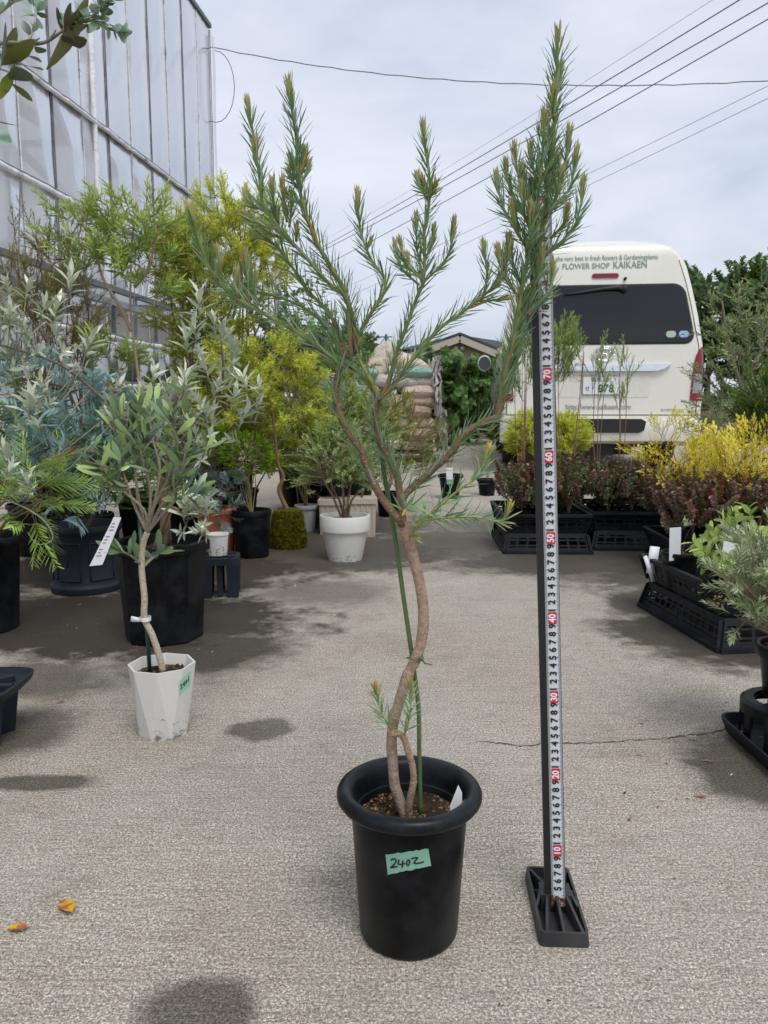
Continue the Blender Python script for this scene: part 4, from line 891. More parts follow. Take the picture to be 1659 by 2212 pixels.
# ---------------------------------------------------------------- measuring stick
def ruler():
    B = PT(1199, 1946, .885); Tp = PT(1165, 386, .935)
    ax = (Tp-B).normalized(); ln = (Tp-B).length
    nrm = V3((-.12, -1, 0)); nrm = (nrm-ax*nrm.dot(ax)).normalized(); sd_ = ax.cross(nrm)*-1
    if sd_.x < 0: sd_ = -sd_
    G = V3((B.x+.001, B.y+.006, 0))
    T = thing('measuring_stick', 'black pole with white centimetre tape standing on a ribbed black foot', 'measuring stick', None, G)
    w = lambda p: V3(p)-G
    Bp = M['black']
    hw_ = .0125
    b = MB(); b.bar(w(B-ax*.012), w(Tp), hw_*2, .014, nrm); pole = b.build('pole', m_plain('pole_black', (.008, .008, .009), .5), T, False)
    # tape: offset to one side of the face, rusty lower end
    q = NT('steel_tape'); n = q.noise(160, 4, .7); n2 = q.noise(55, 4, .7); sep = q.n('ShaderNodeSeparateXYZ', {0: q.obj()})
    rust = q.math('MULTIPLY', q.math('LESS_THAN', q.math('ADD', sep.outputs[2], q.math('MULTIPLY', n2, .022)), .0335), 1.)
    c = q.mix(q.math('MULTIPLY', q.g(n, .66, .72), .3), (.60, .62, .65), (.35, .30, .25)); rc = q.ramp(n, (.38, (.02, .012, .01)), (.5, (.25, .09, .025)), (.6, (.55, .45, .33)))
    tm = q.done(q.bsdf(q.mix(rust, c, rc), .4, .5))
    c0 = .0035; tw = .0083; th0 = .0075
    f = lambda s_, x, o_=0.: w(B+ax*s_+sd_*(c0+x)+nrm*(th0+o_))
    top_cm = 3+ln*100
    b = MB(); N = 40; vs = []
    for i in range(N+1):
        s_ = -.002+(ln-.004)*i/N
        for x, o_ in ((-tw, .0), (-tw*.5, .0006), (0, .0008), (tw*.5, .0006), (tw, .0)): vs.append(f(s_, x, o_))
    vs = vs+[(p[0]+nrm.x*-.0006, p[1]-nrm.y*.0006, p[2]) for p in vs]
    m_ = 5; o2 = (N+1)*m_
    b.add(vs, [(i*m_+j, i*m_+j+1, (i+1)*m_+j+1, (i+1)*m_+j) for i in range(N) for j in range(4)])
    tape = b.build('tape', tm, pole)
    # scale: the picture's centimetre marks give the spacing along the pole
    marks = []
    def at_cm(cm):
        return (cm-2.73)*CM*.976
    CM = ln/(91.3-2.9)
    tk = MB(); num = MB(); wn_ = MB(); redm = m_plain('tape_red', (.55, .02, .055), .5); E = .0012
    for mm in range(31, 930):
        s_ = at_cm(mm/10); lw = .00022
        l_ = .0042 if mm % 10 == 0 else .0030 if mm % 5 == 0 else .0022
        for sg in (-1, 1):
            x0, x1 = sg*tw, sg*(tw-l_)
            if mm % 10 == 0 or sg or True:
                tk.add([f(s_-lw, x0, .0004+E*.3), f(s_-lw, x1, E), f(s_+lw, x1, E), f(s_+lw, x0, .0004+E*.3)], [(0, 1, 2, 3)])
    for cm in range(5, 93):
        s_ = at_cm(cm)
        if cm % 10 == 0:
            pts = []
            for (cx_, cy_, a0) in ((.0038, .0062, 0), (-.0038, .0062, 90), (-.0038, -.0062, 180), (.0038, -.0062, 270)):
                for k in range(4):
                    a = R(a0+k*30); pts.append((cx_-.0+.0012*math.cos(a), cy_+.0012*math.sin(a)))
            rd = MB(); rd.add([f(s_+y-.0008, x, E) for x, y in pts], [tuple(range(len(pts)))]); rd.build('ten_mark', redm, tape, False)
            wn_ = MB(); letters(wn_, str(cm), f(s_-.0008, 0, E+.0004), ax, -sd_, .0112, .03, .92); wn_.build('ten_numeral', M['white'], tape, False)
        else:
            letters(num, str(cm % 10), f(s_-.0008, 0, E+.0002), ax, -sd_, .0112, .035, 1.0)
            if cm % 10 == 5:
                for sg in (-1, 1): num.add([f(s_-.0008, sg*.0058, E), f(s_, sg*.0045, E), f(s_-.0016, sg*.0045, E)], [(0, 1, 2)])
    tk.build('graduations', m_plain('tick_grey', (.10, .105, .11), .6), tape, False)['kind'] = 'stuff'
    num.build('numerals', M['ink'], tape, False)['kind'] = 'stuff'
    # foot: rectangular tray with ribs and a socket
    yaw = R(-3.); ca, sa = math.cos(yaw), math.sin(yaw)
    fx = lambda x, y, z: V3((x*ca-y*sa, x*sa+y*ca, z))
    hw2, hl, hh = .0280, .066, .017
    def rr(hx, hy, r, n=5): return [(sx*(hx-r)+r*math.cos(R(a0+90*k/n)), sy*(hy-r)+r*math.sin(R(a0+90*k/n))) for sx, sy, a0 in ((1, 1, 0), (-1, 1, 90), (-1, -1, 180), (1, -1, 270)) for k in range(n+1)]
    Yc = -.004
    b = MB(); o_ = rr(hw2+.0015, hl+.0015, .006); o1 = rr(hw2, hl, .006); i_ = rr(hw2-.003, hl-.003, .004); n = len(o_)
    vs = [fx(x, y+Yc, 0) for x, y in o_]+[fx(x, y+Yc, hh) for x, y in o1]+[fx(x, y+Yc, hh) for x, y in i_]+[fx(x, y+Yc, .004) for x, y in i_]
    b.add(vs, [(k*n+j, k*n+(j+1) % n, (k+1)*n+(j+1) % n, (k+1)*n+j) for k in range(3) for j in range(n)]+[tuple(range(3*n, 4*n))]); ft = b.build('foot', m_plastic('foot_plastic', (.022, .023, .025), .5, .35, (.13, .125, .115), 14), T, True, 40)
    b = MB(); zs = .026
    b.poly([fx(x*.019/1, y*.013+.0, .004) for x, y in ((-1, -1), (1, -1), (1, 1), (-1, 1))], (0, 0, zs-.004)); b.build('socket', ft.data.materials[0], ft, False)
    for (x0, y0, x1, y1) in ((-.012, -.012, -.020, -hl+.003), (0, -.012, 0.0, -hl+.003), (.012, -.012, .022, -hl+.003), (-.012, .012, -.024, hl-.003), (.012, .012, .024, hl-.003), (-.018, 0, -hw2+.003, -.014), (.018, 0, hw2-.003, -.014), (-.018, .0, -hw2+.003, .016), (.018, 0, hw2-.003, .016), (0, .012, 0, hl-.003)):
        b = MB(); A, Bq = V3((x0, y0+Yc*.4, 0)), V3((x1, y1+Yc, 0)); t = (Bq-A).normalized(); s_ = V3((-t.y, t.x, 0))*.0016
        P = [A-s_, Bq-s_, Bq+s_, A+s_]; vs = [fx(p.x, p.y, .004) for p in P]+[fx(P[0].x, P[0].y, zs), fx(P[1].x, P[1].y, hh-.001), fx(P[2].x, P[2].y, hh-.001), fx(P[3].x, P[3].y, zs)]
        b.add(vs, [(4, 5, 6, 7), (0, 1, 5, 4), (2, 3, 7, 6), (1, 2, 6, 5), (3, 0, 4, 7)]); b.build('rib', ft.data.materials[0], ft, False)
ruler()
# ---------------------------------------------------------------- foliage kit
def sprig(seed, Ln, n, ll, lw, a0, a1, c0, c1, mat, prof=((0, .25), (.35, 1), (.72, .75), (1, 0)), curl=.15, fold=.25, sr=.0012, sc=(.12, .10, .05), f0=.1, bend=.12, two=False, rank=2.4, shrink=.35, tipb=True, kind_v=.2):
    "a leafy twig along +Z"
    r = random.Random(seed); b = MB(); bx, by = r.uniform(-bend, bend)*Ln, r.uniform(-bend, bend)*Ln
    ax = lambda t: V3((bx*t*t, by*t*t, Ln*t))
    b.tube([ax(t) for t in (0, .35, .7, 1)], [sr, sr*.85, sr*.6, sr*.3], 4, sc)
    ph = r.random()*6
    for i in range(n):
        t = f0+(1-f0)*(i+r.random()*.6)/n; t = min(t, 1)
        ph = (i % 2)*math.pi+r.uniform(-.3, .3) if two else ph+rank+r.uniform(-.4, .4)
        an = R(a0+(a1-a0)*t+r.uniform(-9, 9)); o = V3((math.cos(ph), math.sin(ph), 0)); d = V3((0, 0, 1))*math.cos(an)+o*math.sin(an)
        c = jit(lerp(c0, c1, min(1, max(0, t+r.uniform(-.25, .25)))), r, kind_v); L_ = ll*(1-shrink*t)*r.uniform(.75, 1.15)
        b.blade(ax(t), d, V3((0, 0, 1))+o*.1, L_, lw*r.uniform(.8, 1.15)*(1-shrink*t*.4), c, jit(c, r, .1), prof, curl*r.uniform(.2, 1.6), fold)
    return b.mesh('sprig', M[mat])
def pinnate(seed, Ln, pairs, ll, lw, ang, c0, c1, mat, droop=.25, fold=None, twolevel=0, sc=(.12, .13, .06), curl=.1):
    "feather leaf along +Z arching to +X"
    r = random.Random(seed); b = MB(); ax = lambda t: V3((droop*Ln*t*t, 0, Ln*t*(1-.15*droop*t)))
    b.tube([ax(t) for t in (0, .3, .6, 1)], [.0013, .001, .0008, .0004], 4, sc)
    for i in range(pairs):
        t = .12+.88*(i+.5)/pairs
        for s_ in (-1, 1):
            a = R(ang+r.uniform(-8, 8)); d = V3((.25*r.uniform(-1, 1), s_*math.sin(a), math.cos(a))); L_ = ll*(.55+.9*math.sin(math.pi*min(1, t*.85+.12)))*.75*r.uniform(.85, 1.1); c = jit(lerp(c0, c1, t), r, .15)
            if twolevel:
                b.tube([ax(t), ax(t)+d.normalized()*L_], [.0006, .0003], 3, sc)
                for k in range(twolevel):
                    tt = .15+.85*(k+.5)/twolevel
                    for s2 in (-1, 1): b.blade(ax(t)+d.normalized()*L_*tt, d+V3((s2*.5, 0, .8*(-s_*0+1)*.3))+V3((s2*.55, 0, 0)), V3((1, 0, .3)), lw*2.2, lw, c, None, ((0, .5), (.5, 1), (1, 0)), 0, None)
            else: b.blade(ax(t), d, V3((1, 0, .2)), L_, lw, c, jit(c, r, .1), curl=curl, fold=fold)
    return b.mesh('frond', M[mat])
def in_ball(r, flat=.4):
    while 1:
        v = V3((r.uniform(-1, 1), r.uniform(-1, 1), r.uniform(-1, 1)))
        if 0 < v.length <= 1: return v.normalized()*(v.length**flat)
def foliage(T, base, crowns, meshes, n, seed, sr=.006, scol=(.10, .075, .05), nst=3, upb=.6, out=.6, smin=.8, smax=1.2, tw=.0015, nm='sprig', org=None, flat=.5, start=.25, stems=None, twc=None, nseg=6, wig=.06):
    """stems rise from base into ellipsoid crowns [(px,py,Y,rx_px,ry_px,rdepth)], twigs carry one sprig each"""
    r = random.Random(seed); meshes = SP[meshes] if isinstance(meshes, str) else meshes; org = V3(org if org is not None else base); w = lambda p: V3(p)-org; b = MB(); NP = []
    cr = []
    for px, py, Y, rx, ry, rd in crowns:
        c = PT(px, py, Y); k = (Y*math.cos(PITCH)+(HC-c.z)*math.sin(PITCH))/FPX; cr.append((c, rx*k, ry*k, rd, (rx*ry*rd)**.75*k))
    base = V3(base)
    if stems:
        for P in stems:
            P = spline([V3(p) for p in P], 5); b.tube([w(p) for p in P], rad_lerp(sr, sr*.35, len(P)), 8, scol)
            NP += P[len(P)//5:]
    for c, rx, rz, ry, _ in cr:
        for i in range(nst):
            d = in_ball(r, .5); tgt = c+V3((d.x*rx*.7, d.y*ry*.7, d.z*rz*.3+rz*.35)); b0 = base+V3((r.uniform(-1, 1)*sr*1.5, r.uniform(-1, 1)*sr*1.5, 0))
            if stems: b0 = min(NP, key=lambda p: (p-tgt).length)
            ln = (tgt-b0).length; m = b0.lerp(tgt, .45)+V3((r.uniform(-1, 1), r.uniform(-1, 1), 0))*ln*wig*1.5+V3((0, 0, ln*.05))
            P = spline([b0, b0.lerp(m, .5)+V3((r.uniform(-1, 1), r.uniform(-1, 1), 0))*ln*wig, m, m.lerp(tgt, .55)+V3((r.uniform(-1, 1), r.uniform(-1, 1), 0))*ln*wig, tgt], nseg//2+1)
            k = sr if not stems else sr*.5
            b.tube([w(p) for p in P], rad_lerp(k, k*.25, len(P)), 6, jit(scol, r, .15)); NP += P[int(len(P)*start):]
    tot = sum(c[4] for c in cr)
    for i in range(n):
        x = r.random()*tot; k = 0
        while k < len(cr)-1 and x > cr[k][4]: x -= cr[k][4]; k += 1
        c, rx, rz, ry, _ = cr[k]; d = in_ball(r, flat); p = c+V3((d.x*rx, d.y*ry, d.z*rz))
        if p.z < .02: p.z = .02
        a = min(NP, key=lambda q_: (q_-p).length+max(0, q_.z-p.z)*.8)
        dr = (p-a); dr = dr.normalized() if dr.length > 1e-4 else V3((0, 0, 1))
        d2 = dr+V3((0, 0, upb))+V3((d.x, d.y, d.z*.5))*out+V3((r.uniform(-1, 1), r.uniform(-1, 1), r.uniform(-.4, .4)))*.35
        if (p-a).length > .012:
            m = a.lerp(p, .5)+V3((0, 0, -(p-a).length*.08)); b.tube([w(a), w(m), w(p)], [tw, tw*.8, tw*.6], 3, twc or scol)
        link(nm, r.choice(meshes), T, along(w(p), d2, r.random()*6.28, r.uniform(smin, smax)))
    return b.build('stems', M['twig'], T), NP
def pot_spec(x0, x1, yb, yt, tb=.85):
    cx = (x0+x1)/2; g = GP(cx, yb); dep = g.y*math.cos(PITCH)+HC*math.sin(PITCH)*.7; rt = (x1-x0)/2*dep/FPX*1.03; c = g+V3((0, rt*tb, 0)); c.x = PT(cx, yt*.6+yb*.4, c.y).x; h = PT(cx, yt, c.y).z
    return c, rt, rt*tb, h

# colours (linear)
SILV0, SILV1 = lin('9aa58f'), lin('c9cfbf'); BLU0, BLU1 = lin('5f8283'), lin('93adab'); OLV0, OLV1 = lin('4a5c4a'), lin('7f9868')
YEL0, YEL1 = lin('9aa942'), lin('d6d850'); CAL0, CAL1 = lin('66803a'), lin('a6bb5c'); GRV0, GRV1 = lin('7aa238'), lin('b4cf72'); HEB0, HEB1 = lin('4f7a1c'), lin('97c22e')
LANC = ((0, .2), (.3, .9), (.6, 1), (1, 0)); OVAT = ((0, .2), (.3, .85), (.65, 1), (.9, .55), (1, 0)); NEED = ((0, .6), (.5, 1), (1, 0))
SP = {}
SP['silver'] = [sprig(10+i, .045, 11, .052, .012, 78, 16, SILV0, SILV1, 'silver', LANC, .12, .4, .0016, lin('a8ad9b'), .05, .1, rank=1.9, shrink=.25) for i in range(4)]
SP['acacia'] = [pinnate(20+i, .075, 6, .042, .0072, 48, BLU0, BLU1, 'silver', .25, .1) for i in range(3)]
SP['greyacacia'] = [pinnate(25+i, .07, 9, .03, .004, 52, lin('5d7272'), lin('8e9c99'), 'silver', .45, .1) for i in range(3)]
SP['grev'] = [pinnate(30+i, .17, 15, .055, .0034, 36, GRV0, GRV1, 'leaf', .45, .1, curl=-.1) for i in range(4)]
SP['grevdry'] = [pinnate(36, .14, 15, .038, .003, 36, lin('a5702c'), lin('c98b4a'), 'leaf', .35, .1)]
SP['calli'] = [sprig(40+i, .15, 22, .072, .0085, 62, 28, CAL0, CAL1, 'leaf', LANC, .05, .3, .0018, lin('8d8468'), .12, .1) for i in range(4)]
def plume(seed, Ln, nb, nl, ll, lw, c0, c1, sc, ang=42, mat='leaf'):
    "a twig with side twigs, all set with short narrow leaves"
    r = random.Random(seed); b = MB(); ax = lambda t: V3((.12*Ln*t*t, 0, Ln*t))
    b.tube([ax(t) for t in (0, .5, 1)], [.0014, .001, .0005], 4, sc); tw = [(ax(.1), ax(.55)), (ax(.55), ax(1.))]
    for i in range(nb):
        t = .12+.75*(i+.5)/nb; a = i*2.4+r.random(); an = R(ang+r.uniform(-12, 12)); o = V3((math.cos(a), math.sin(a), 0)); d = V3((0, 0, 1))*math.cos(an)+o*math.sin(an); q = ax(t)+d*Ln*.48*(1.15-t)*r.uniform(.8, 1.2); b.tube([ax(t), q], [.0008, .0004], 3, sc); tw.append((ax(t), q))
    for p, q in tw:
        d = (q-p).normalized(); n = max(6, int(nl*(q-p).length/Ln)); u = d.orthogonal().normalized(); v = d.cross(u)
        for k in range(n):
            t = (k+r.random())/n; a = k*2.4; an = R(r.uniform(28, 58)); o = u*math.cos(a)+v*math.sin(a); x = (p+(q-p)*t); c = jit(lerp(c0, c1, min(1, x.z/Ln*.8+r.random()*.3)), r, .2)
            b.blade(x, d*math.cos(an)+o*math.sin(an), d, ll*r.uniform(.7, 1.2), lw, c, None, NEED, 0, None)
    return b.mesh('sprig', M[mat])
SP['yellow'] = [plume(50+i, .13, 8, 44, .019, .0034, YEL0, YEL1, lin('8c7a3a')) for i in range(4)]
SP['yeldark'] = [plume(55+i, .12, 8, 42, .018, .0034, lin('5f6d22'), lin('a0a332'), lin('6b5a35')) for i in range(3)]
SP['brown'] = [plume(60+i, .14, 6, 30, .015, .0034, lin('6b6a38'), lin('948c55'), lin('6e5344'), 30) for i in range(3)]
SP['hebe'] = [sprig(65+i, .032, 46, .0065, .0032, 55, 15, HEB0, HEB1, 'leaf', NEED, .0, None, .0016, HEB0, .0, .15) for i in range(3)]
SP['darkcon'] = [sprig(68+i, .06, 44, .009, .003, 55, 25, lin('2f4d1c'), lin('5f8626'), 'leaf', NEED, .0, None, .0014, lin('3f5020'), .0, .2) for i in range(3)]
SP['small'] = [sprig(70+i, .10, 26, .019, .0055, 60, 30, lin('6f8348'), lin('a9b878'), 'leaf', OVAT, .1, .2, .001, lin('6d5a48'), .15, .2) for i in range(4)]
SP['euc'] = [sprig(75+i, .14, 13, .032, .024, 75, 55, lin('4f7040'), lin('7f9c64'), 'leaf', OVAT, .1, .2, .0013, lin('8a7460'), .15, .2) for i in range(3)]
SP['mid'] = [sprig(80+i, .16, 30, .045, .017, 70, 40, lin('46682c'), lin('7d9a48'), 'leaf', OVAT, .15, .25, .0014, lin('5d5a3a'), .1, .2) for i in range(3)]
SP['red'] = [sprig(90+i, .08, 24, .020, .0140, 65, 35, lin('4d4a34'), (lin('6a4642'), lin('70504a'), lin('5c4640'), lin('85504a'))[i], 'glossy', OVAT, .15, .3, .0012, lin('6b4f40'), .06, .2) for i in range(4)]
SP['redgreen'] = [sprig(95+i, .075, 22, .018, .0125, 65, 35, lin('3c5a2c'), lin('6b7a4a'), 'glossy', OVAT, .15, .3, .0012, lin('6b5a40'), .06, .2) for i in range(2)]
SP['tam'] = [plume(100+i, .12, 5, 44, .010, .0026, lin('6f9048'), lin('a2bd70'), lin('8a7a5a'), 26) for i in range(4)]
def gold(seed):
    r = random.Random(seed); b = MB(); g0, g1 = lin('b5a52e'), lin('f0e050')
    def br(p, d, L_, lev):
        q = p+d*L_; b.tube([p, q], [.0011*(.6**lev), .0006*(.6**lev)], 3, lerp(lin('8a5f30'), g0, .4+.3*lev))
        k = 7 if lev == 0 else 6
        for i in range(k):
            t = .2+.8*(i+.5)/k; s_ = 1 if i % 2 else -1; a = V3((s_*.75, r.uniform(-.35, .35), .15)); dd = (d+a*.9).normalized() if lev == 0 else (d+V3((s_*.5, r.uniform(-.4, .4), .1))).normalized()
            pp = p+d*L_*t
            if lev == 0: br(pp, dd, L_*.42*(1.1-t*.5), 1)
            else: b.blade(pp, dd, V3((0, 1, .2)), .013*r.uniform(.7, 1.3), .0034, jit(lerp(g0, g1, t), r, .15), g1, NEED, .1, None)
        b.blade(q, d, V3((0, 1, 0)), .014, .0034, g1, None, NEED, 0, None)
    br(V3((0, 0, 0)), V3((0, 0, 1)), .11, 0); return b.mesh('spray', M['leaf'])
SP['gold'] = [gold(110+i) for i in range(4)]
SP['lav'] = [sprig(120+i, .055, 26, .026, .0032, 50, 24, lin('7d8b66'), lin('aeb995'), 'silver', LANC, .05, .2, .001, lin('9a9a7c'), .05, .2) for i in range(4)]
SP['oliveT'] = [sprig(130+i, .16, 15, .048, .0085, 50, 30, lin('5d6b46'), lin('939e74'), 'silver', LANC, .05, .2, .0014, lin('8f8a78'), .12, .2) for i in range(4)]
SP['tree'] = [sprig(140+i, .5, 46, .14, .075, 75, 45, lin('2f4728'), lin('567340'), 'leaf', OVAT, .15, .2, .006, (.06, .05, .035), .1, .3) for i in range(3)]
SP['vine'] = [sprig(145+i, .35, 30, .09, .08, 80, 60, lin('30542a'), lin('5f8548'), 'leaf', OVAT, .3, .15, .003, lin('4f5a2c'), .05, .3, shrink=.1) for i in range(3)]
SP['pine'] = [sprig(150+i, .09, 60, .02, .0022, 60, 35, lin('4a6b40'), lin('86a862'), 'leaf', NEED, .0, None, .0014, lin('6a6038'), .02, .15) for i in range(2)]
SP['clem'] = [sprig(155+i, .06, 9, .05, .02, 75, 30, lin('7a9a4a'), lin('b2c878'), 'leaf', OVAT, .2, .25, .0012, lin('8a8a4a'), .1, .2) for i in range(3)]

def potted(name, label, cat, px, mat, crowns, key, n, seed, group=None, tb=.85, lip=.006, nseg=48, ph=0., smooth=True, soil_at=.9, ret=False, **k):
    c, rt, rb, h = pot_spec(*px, tb)
    T = thing(name, label, cat, group, c)
    round_pot(T, (0, 0, 0), rt-lip, rb-lip, h, M[mat], lip, min(.025, h*.16), .003, nseg, soil_at=soil_at, seed=seed, ph=ph, smooth=smooth, npeb=60)
    base = c+V3((0, 0, h*soil_at))
    foliage(T, base, [(a, b_, c.y+(Y or 0), rx, ry, rd) for a, b_, Y, rx, ry, rd in crowns], SP[key] if isinstance(key, str) else key, n, seed, org=c, **k)
    return (T, c, rt, rb, h)

# ---------------------------------------------------------------- white faceted pot with a grey-leaved standard
def olive_pot():
    c, rt, rb, h = pot_spec(280, 424, 1602, 1432, .72); rb = rt*.74
    T = thing('potted_tree', 'small grey-leaved standard tree in a white faceted pot taped 2401', 'potted plant', None, c)
    n = 8; p0 = R(8); b = MB(); top = [(rt*math.cos(p0+i*math.pi/4), rt*math.sin(p0+i*math.pi/4), h) for i in range(n)]; bot = [(rb*math.cos(p0+(i+.5)*math.pi/4), rb*math.sin(p0+(i+.5)*math.pi/4), 0) for i in range(n)]
    ti = [(x*.94, y*.94, z) for x, y, z in top]; bi = [(x*.86, y*.86, h*.84) for x, y, z in top]
    b.add(top+bot+ti+bi, [(i, n+i, (i+1) % n) for i in range(n)]+[((i+1) % n, n+i, n+(i+1) % n) for i in range(n)]+[tuple(range(2*n-1, n-1, -1))]+[(i, (i+1) % n, 2*n+(i+1) % n, 2*n+i) for i in range(n)]+[(2*n+i, 2*n+(i+1) % n, 3*n+(i+1) % n, 3*n+i) for i in range(n)])
    pot = b.build('pot', M['white_pot'], T, False); soil(T, (0, 0, 0), rt*.84, h*.85, 90, 5, .004)
    w = lambda p: V3(p)-c
    # mint tape on the pot face
    def hit(px, py, out=.0006):
        o = V3((0, 0, HC)); d = PT(px, py, 1)-o; t = (c.y-.2)/d.y
        best = None
        for a_, b_, c_ in TR:
            x = intersect_ray_tri(V3(a_)+c, V3(b_)+c, V3(c_)+c, d, o, True)
            if x and (best is None or (x-o).length < (best-o).length): best = x
        return best-d.normalized()*.0012 if best else hit(px-2, py)
    TR = []
    for i in range(n): TR += [(top[i], bot[i], top[(i+1) % n]), (top[(i+1) % n], bot[i], bot[(i+1) % n])]
    b = MB(); q = [hit(*p) for p in ((390, 1471), (418, 1449), (417, 1478), (391, 1501))]; nn = (q[1]-q[0]).cross(q[3]-q[0]).normalized(); nn = nn if nn.y < 0 else -nn
    qx = ((386, 1473), (412, 1450), (411, 1479), (387, 1503))
    def f(u, v, o_=.0006):
        x, y = [(qx[0][k]*(1-u)+qx[1][k]*u)*(1-v)+(qx[3][k]*(1-u)+qx[2][k]*u)*v for k in (0, 1)]
        return w(hit(x, y)+nn*o_)
    b.add([f(i/10, j/6, 0) for i in range(11) for j in range(7)], [(i*7+j, i*7+j+1, (i+1)*7+j+1, (i+1)*7+j) for i in range(10) for j in range(6)]); tp = b.build('tape_label', M['mint'], pot, False)
    b = MB()
    for pts in (((.1, .38), (.2, .3), (.25, .42), (.13, .68), (.3, .62)), ((.36, .32), (.38, .55), (.5, .5)), ((.48, .3), (.48, .68)), ((.64, .34), (.57, .5), (.63, .64), (.7, .5), (.64, .34)), ((.83, .22), (.82, .62))): stroke(b, [f(*p) for p in pts], .0024, nn)
    b.build('handwriting', M['ink'], tp, False)
    r = random.Random(12)
    Yp = c.y
    tr = spline([PT(x, y, Yp+d) for x, y, d in ((352, 1450, 0), (342, 1410, 0), (328, 1370, 0), (312, 1335, 0), (312, 1290, 0), (306, 1230, .005), (308, 1180, .01), (318, 1150, .01))], 5)
    b = MB(); b.tube([w(p) for p in tr], rad_lerp(.0066, .0056, len(tr)), 10, lin('b3a893')); b.build('trunk', M['bark'], T)
    b = MB(); b.tube([w(PT(324, 1455, Yp-.004)), w(PT(312, 1290, Yp+.006)), w(PT(300, 1090, Yp+.02))], .004, 8); b.build('support_stake', M['dkgreen'], T)
    b = MB(); cc = w(PT(314, 1336, Yp)); b.lathe([(.0105, -.004), (.011, .004)], 14, cc); b.poly([cc+V3((-.026, -.008, -.004)), cc+V3((-.008, -.010, -.004)), cc+V3((-.008, -.010, .004)), cc+V3((-.024, -.008, .007))], (0, .0006, 0)); b.build('tie', M['white'], T)
    top = tr[-1]
    lim = [[(318, 1150), (290, 1090), (265, 1020), (250, 980)], [(318, 1150), (300, 1080), (290, 1000), (280, 930), (262, 900)], [(318, 1150), (335, 1080), (345, 1010), (330, 950), (322, 905)], [(318, 1150), (350, 1090), (385, 1040), (400, 980)], [(318, 1150), (330, 1100), (370, 1020), (380, 950), (368, 905)], [(318, 1150), (310, 1100), (240, 1040), (215, 1010)], [(308, 1225), (290, 1205), (262, 1190)], [(308, 1225), (330, 1205), (345, 1195)], [(318, 1150), (380, 1080), (425, 1060)], [(318, 1150), (325, 1060), (300, 960), (300, 885)]]
    b = MB(); ends = []
    for i, pts in enumerate(lim):
        dz = r.uniform(-.09, .07); P = spline([PT(x, y, Yp+.01+dz*k/(len(pts)-1)) for k, (x, y) in enumerate(pts)], 5); b.tube([w(p) for p in P], rad_lerp(.0036, .0014, len(P)), 7, lin('8f8876'))
        ends.append(P)
    leaves = []
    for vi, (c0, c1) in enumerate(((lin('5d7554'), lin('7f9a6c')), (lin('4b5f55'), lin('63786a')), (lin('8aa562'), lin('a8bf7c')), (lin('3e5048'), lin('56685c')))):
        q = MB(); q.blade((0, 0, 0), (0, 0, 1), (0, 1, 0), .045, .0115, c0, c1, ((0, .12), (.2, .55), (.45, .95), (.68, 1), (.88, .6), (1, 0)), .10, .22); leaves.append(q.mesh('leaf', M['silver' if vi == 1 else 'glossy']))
    cnt = 0
    for P in ends:
        for k in range(31 if len(P) > 14 else 14):
            t = r.uniform(.45, 1.0) if k > 4 else 1.; i = min(len(P)-2, int(t*(len(P)-1))); p = P[i].lerp(P[i+1], r.random()); ax = (P[i+1]-P[i]).normalized()
            off = V3((r.gauss(0, 1), r.gauss(0, 1), r.gauss(0, .8)))*.026
            if len(P) > 14 and k % 2: b.tube([w(p), w(p+off)], [.0012, .0008], 4, lin('8f8876')); p = p+off
            d = ax*.5+V3((r.uniform(-1, 1), r.uniform(-1, 1), r.uniform(-.55, 1)))*.75
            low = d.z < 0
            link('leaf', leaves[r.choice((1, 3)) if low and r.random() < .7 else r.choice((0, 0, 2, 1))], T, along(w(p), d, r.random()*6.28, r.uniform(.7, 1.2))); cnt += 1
    b.build('limbs', M['bark'], T)
    b = MB(); P = [w(PT(x, y, Yp-.06)) for x, y in ((262, 1118), (246, 1117), (193, 1223), (221, 1220))]; b.poly(P, (0, .0008, 0)); tg = b.build('plant_tag', M['white'], T, False)
    b = MB()
    for i in range(12):
        t = .12+.8*i/12; u0, u1 = .18, .18+.5*r.uniform(.4, 1.2); A = P[1].lerp(P[2], t); B = P[0].lerp(P[3], t); d = (P[2]-P[1]).normalized()*.0017
        if i % 4 != 3: b.add([x+V3((0, -.0008, 0)) for x in (A.lerp(B, u0), A.lerp(B, min(.9, u1)), A.lerp(B, min(.9, u1))+d, A.lerp(B, u0)+d)], [(0, 1, 2, 3)])
    b.build('tag_print', m_plain('tag_grey_ink', (.12, .12, .13), .7), tg, False)['kind'] = 'stuff'
olive_pot()

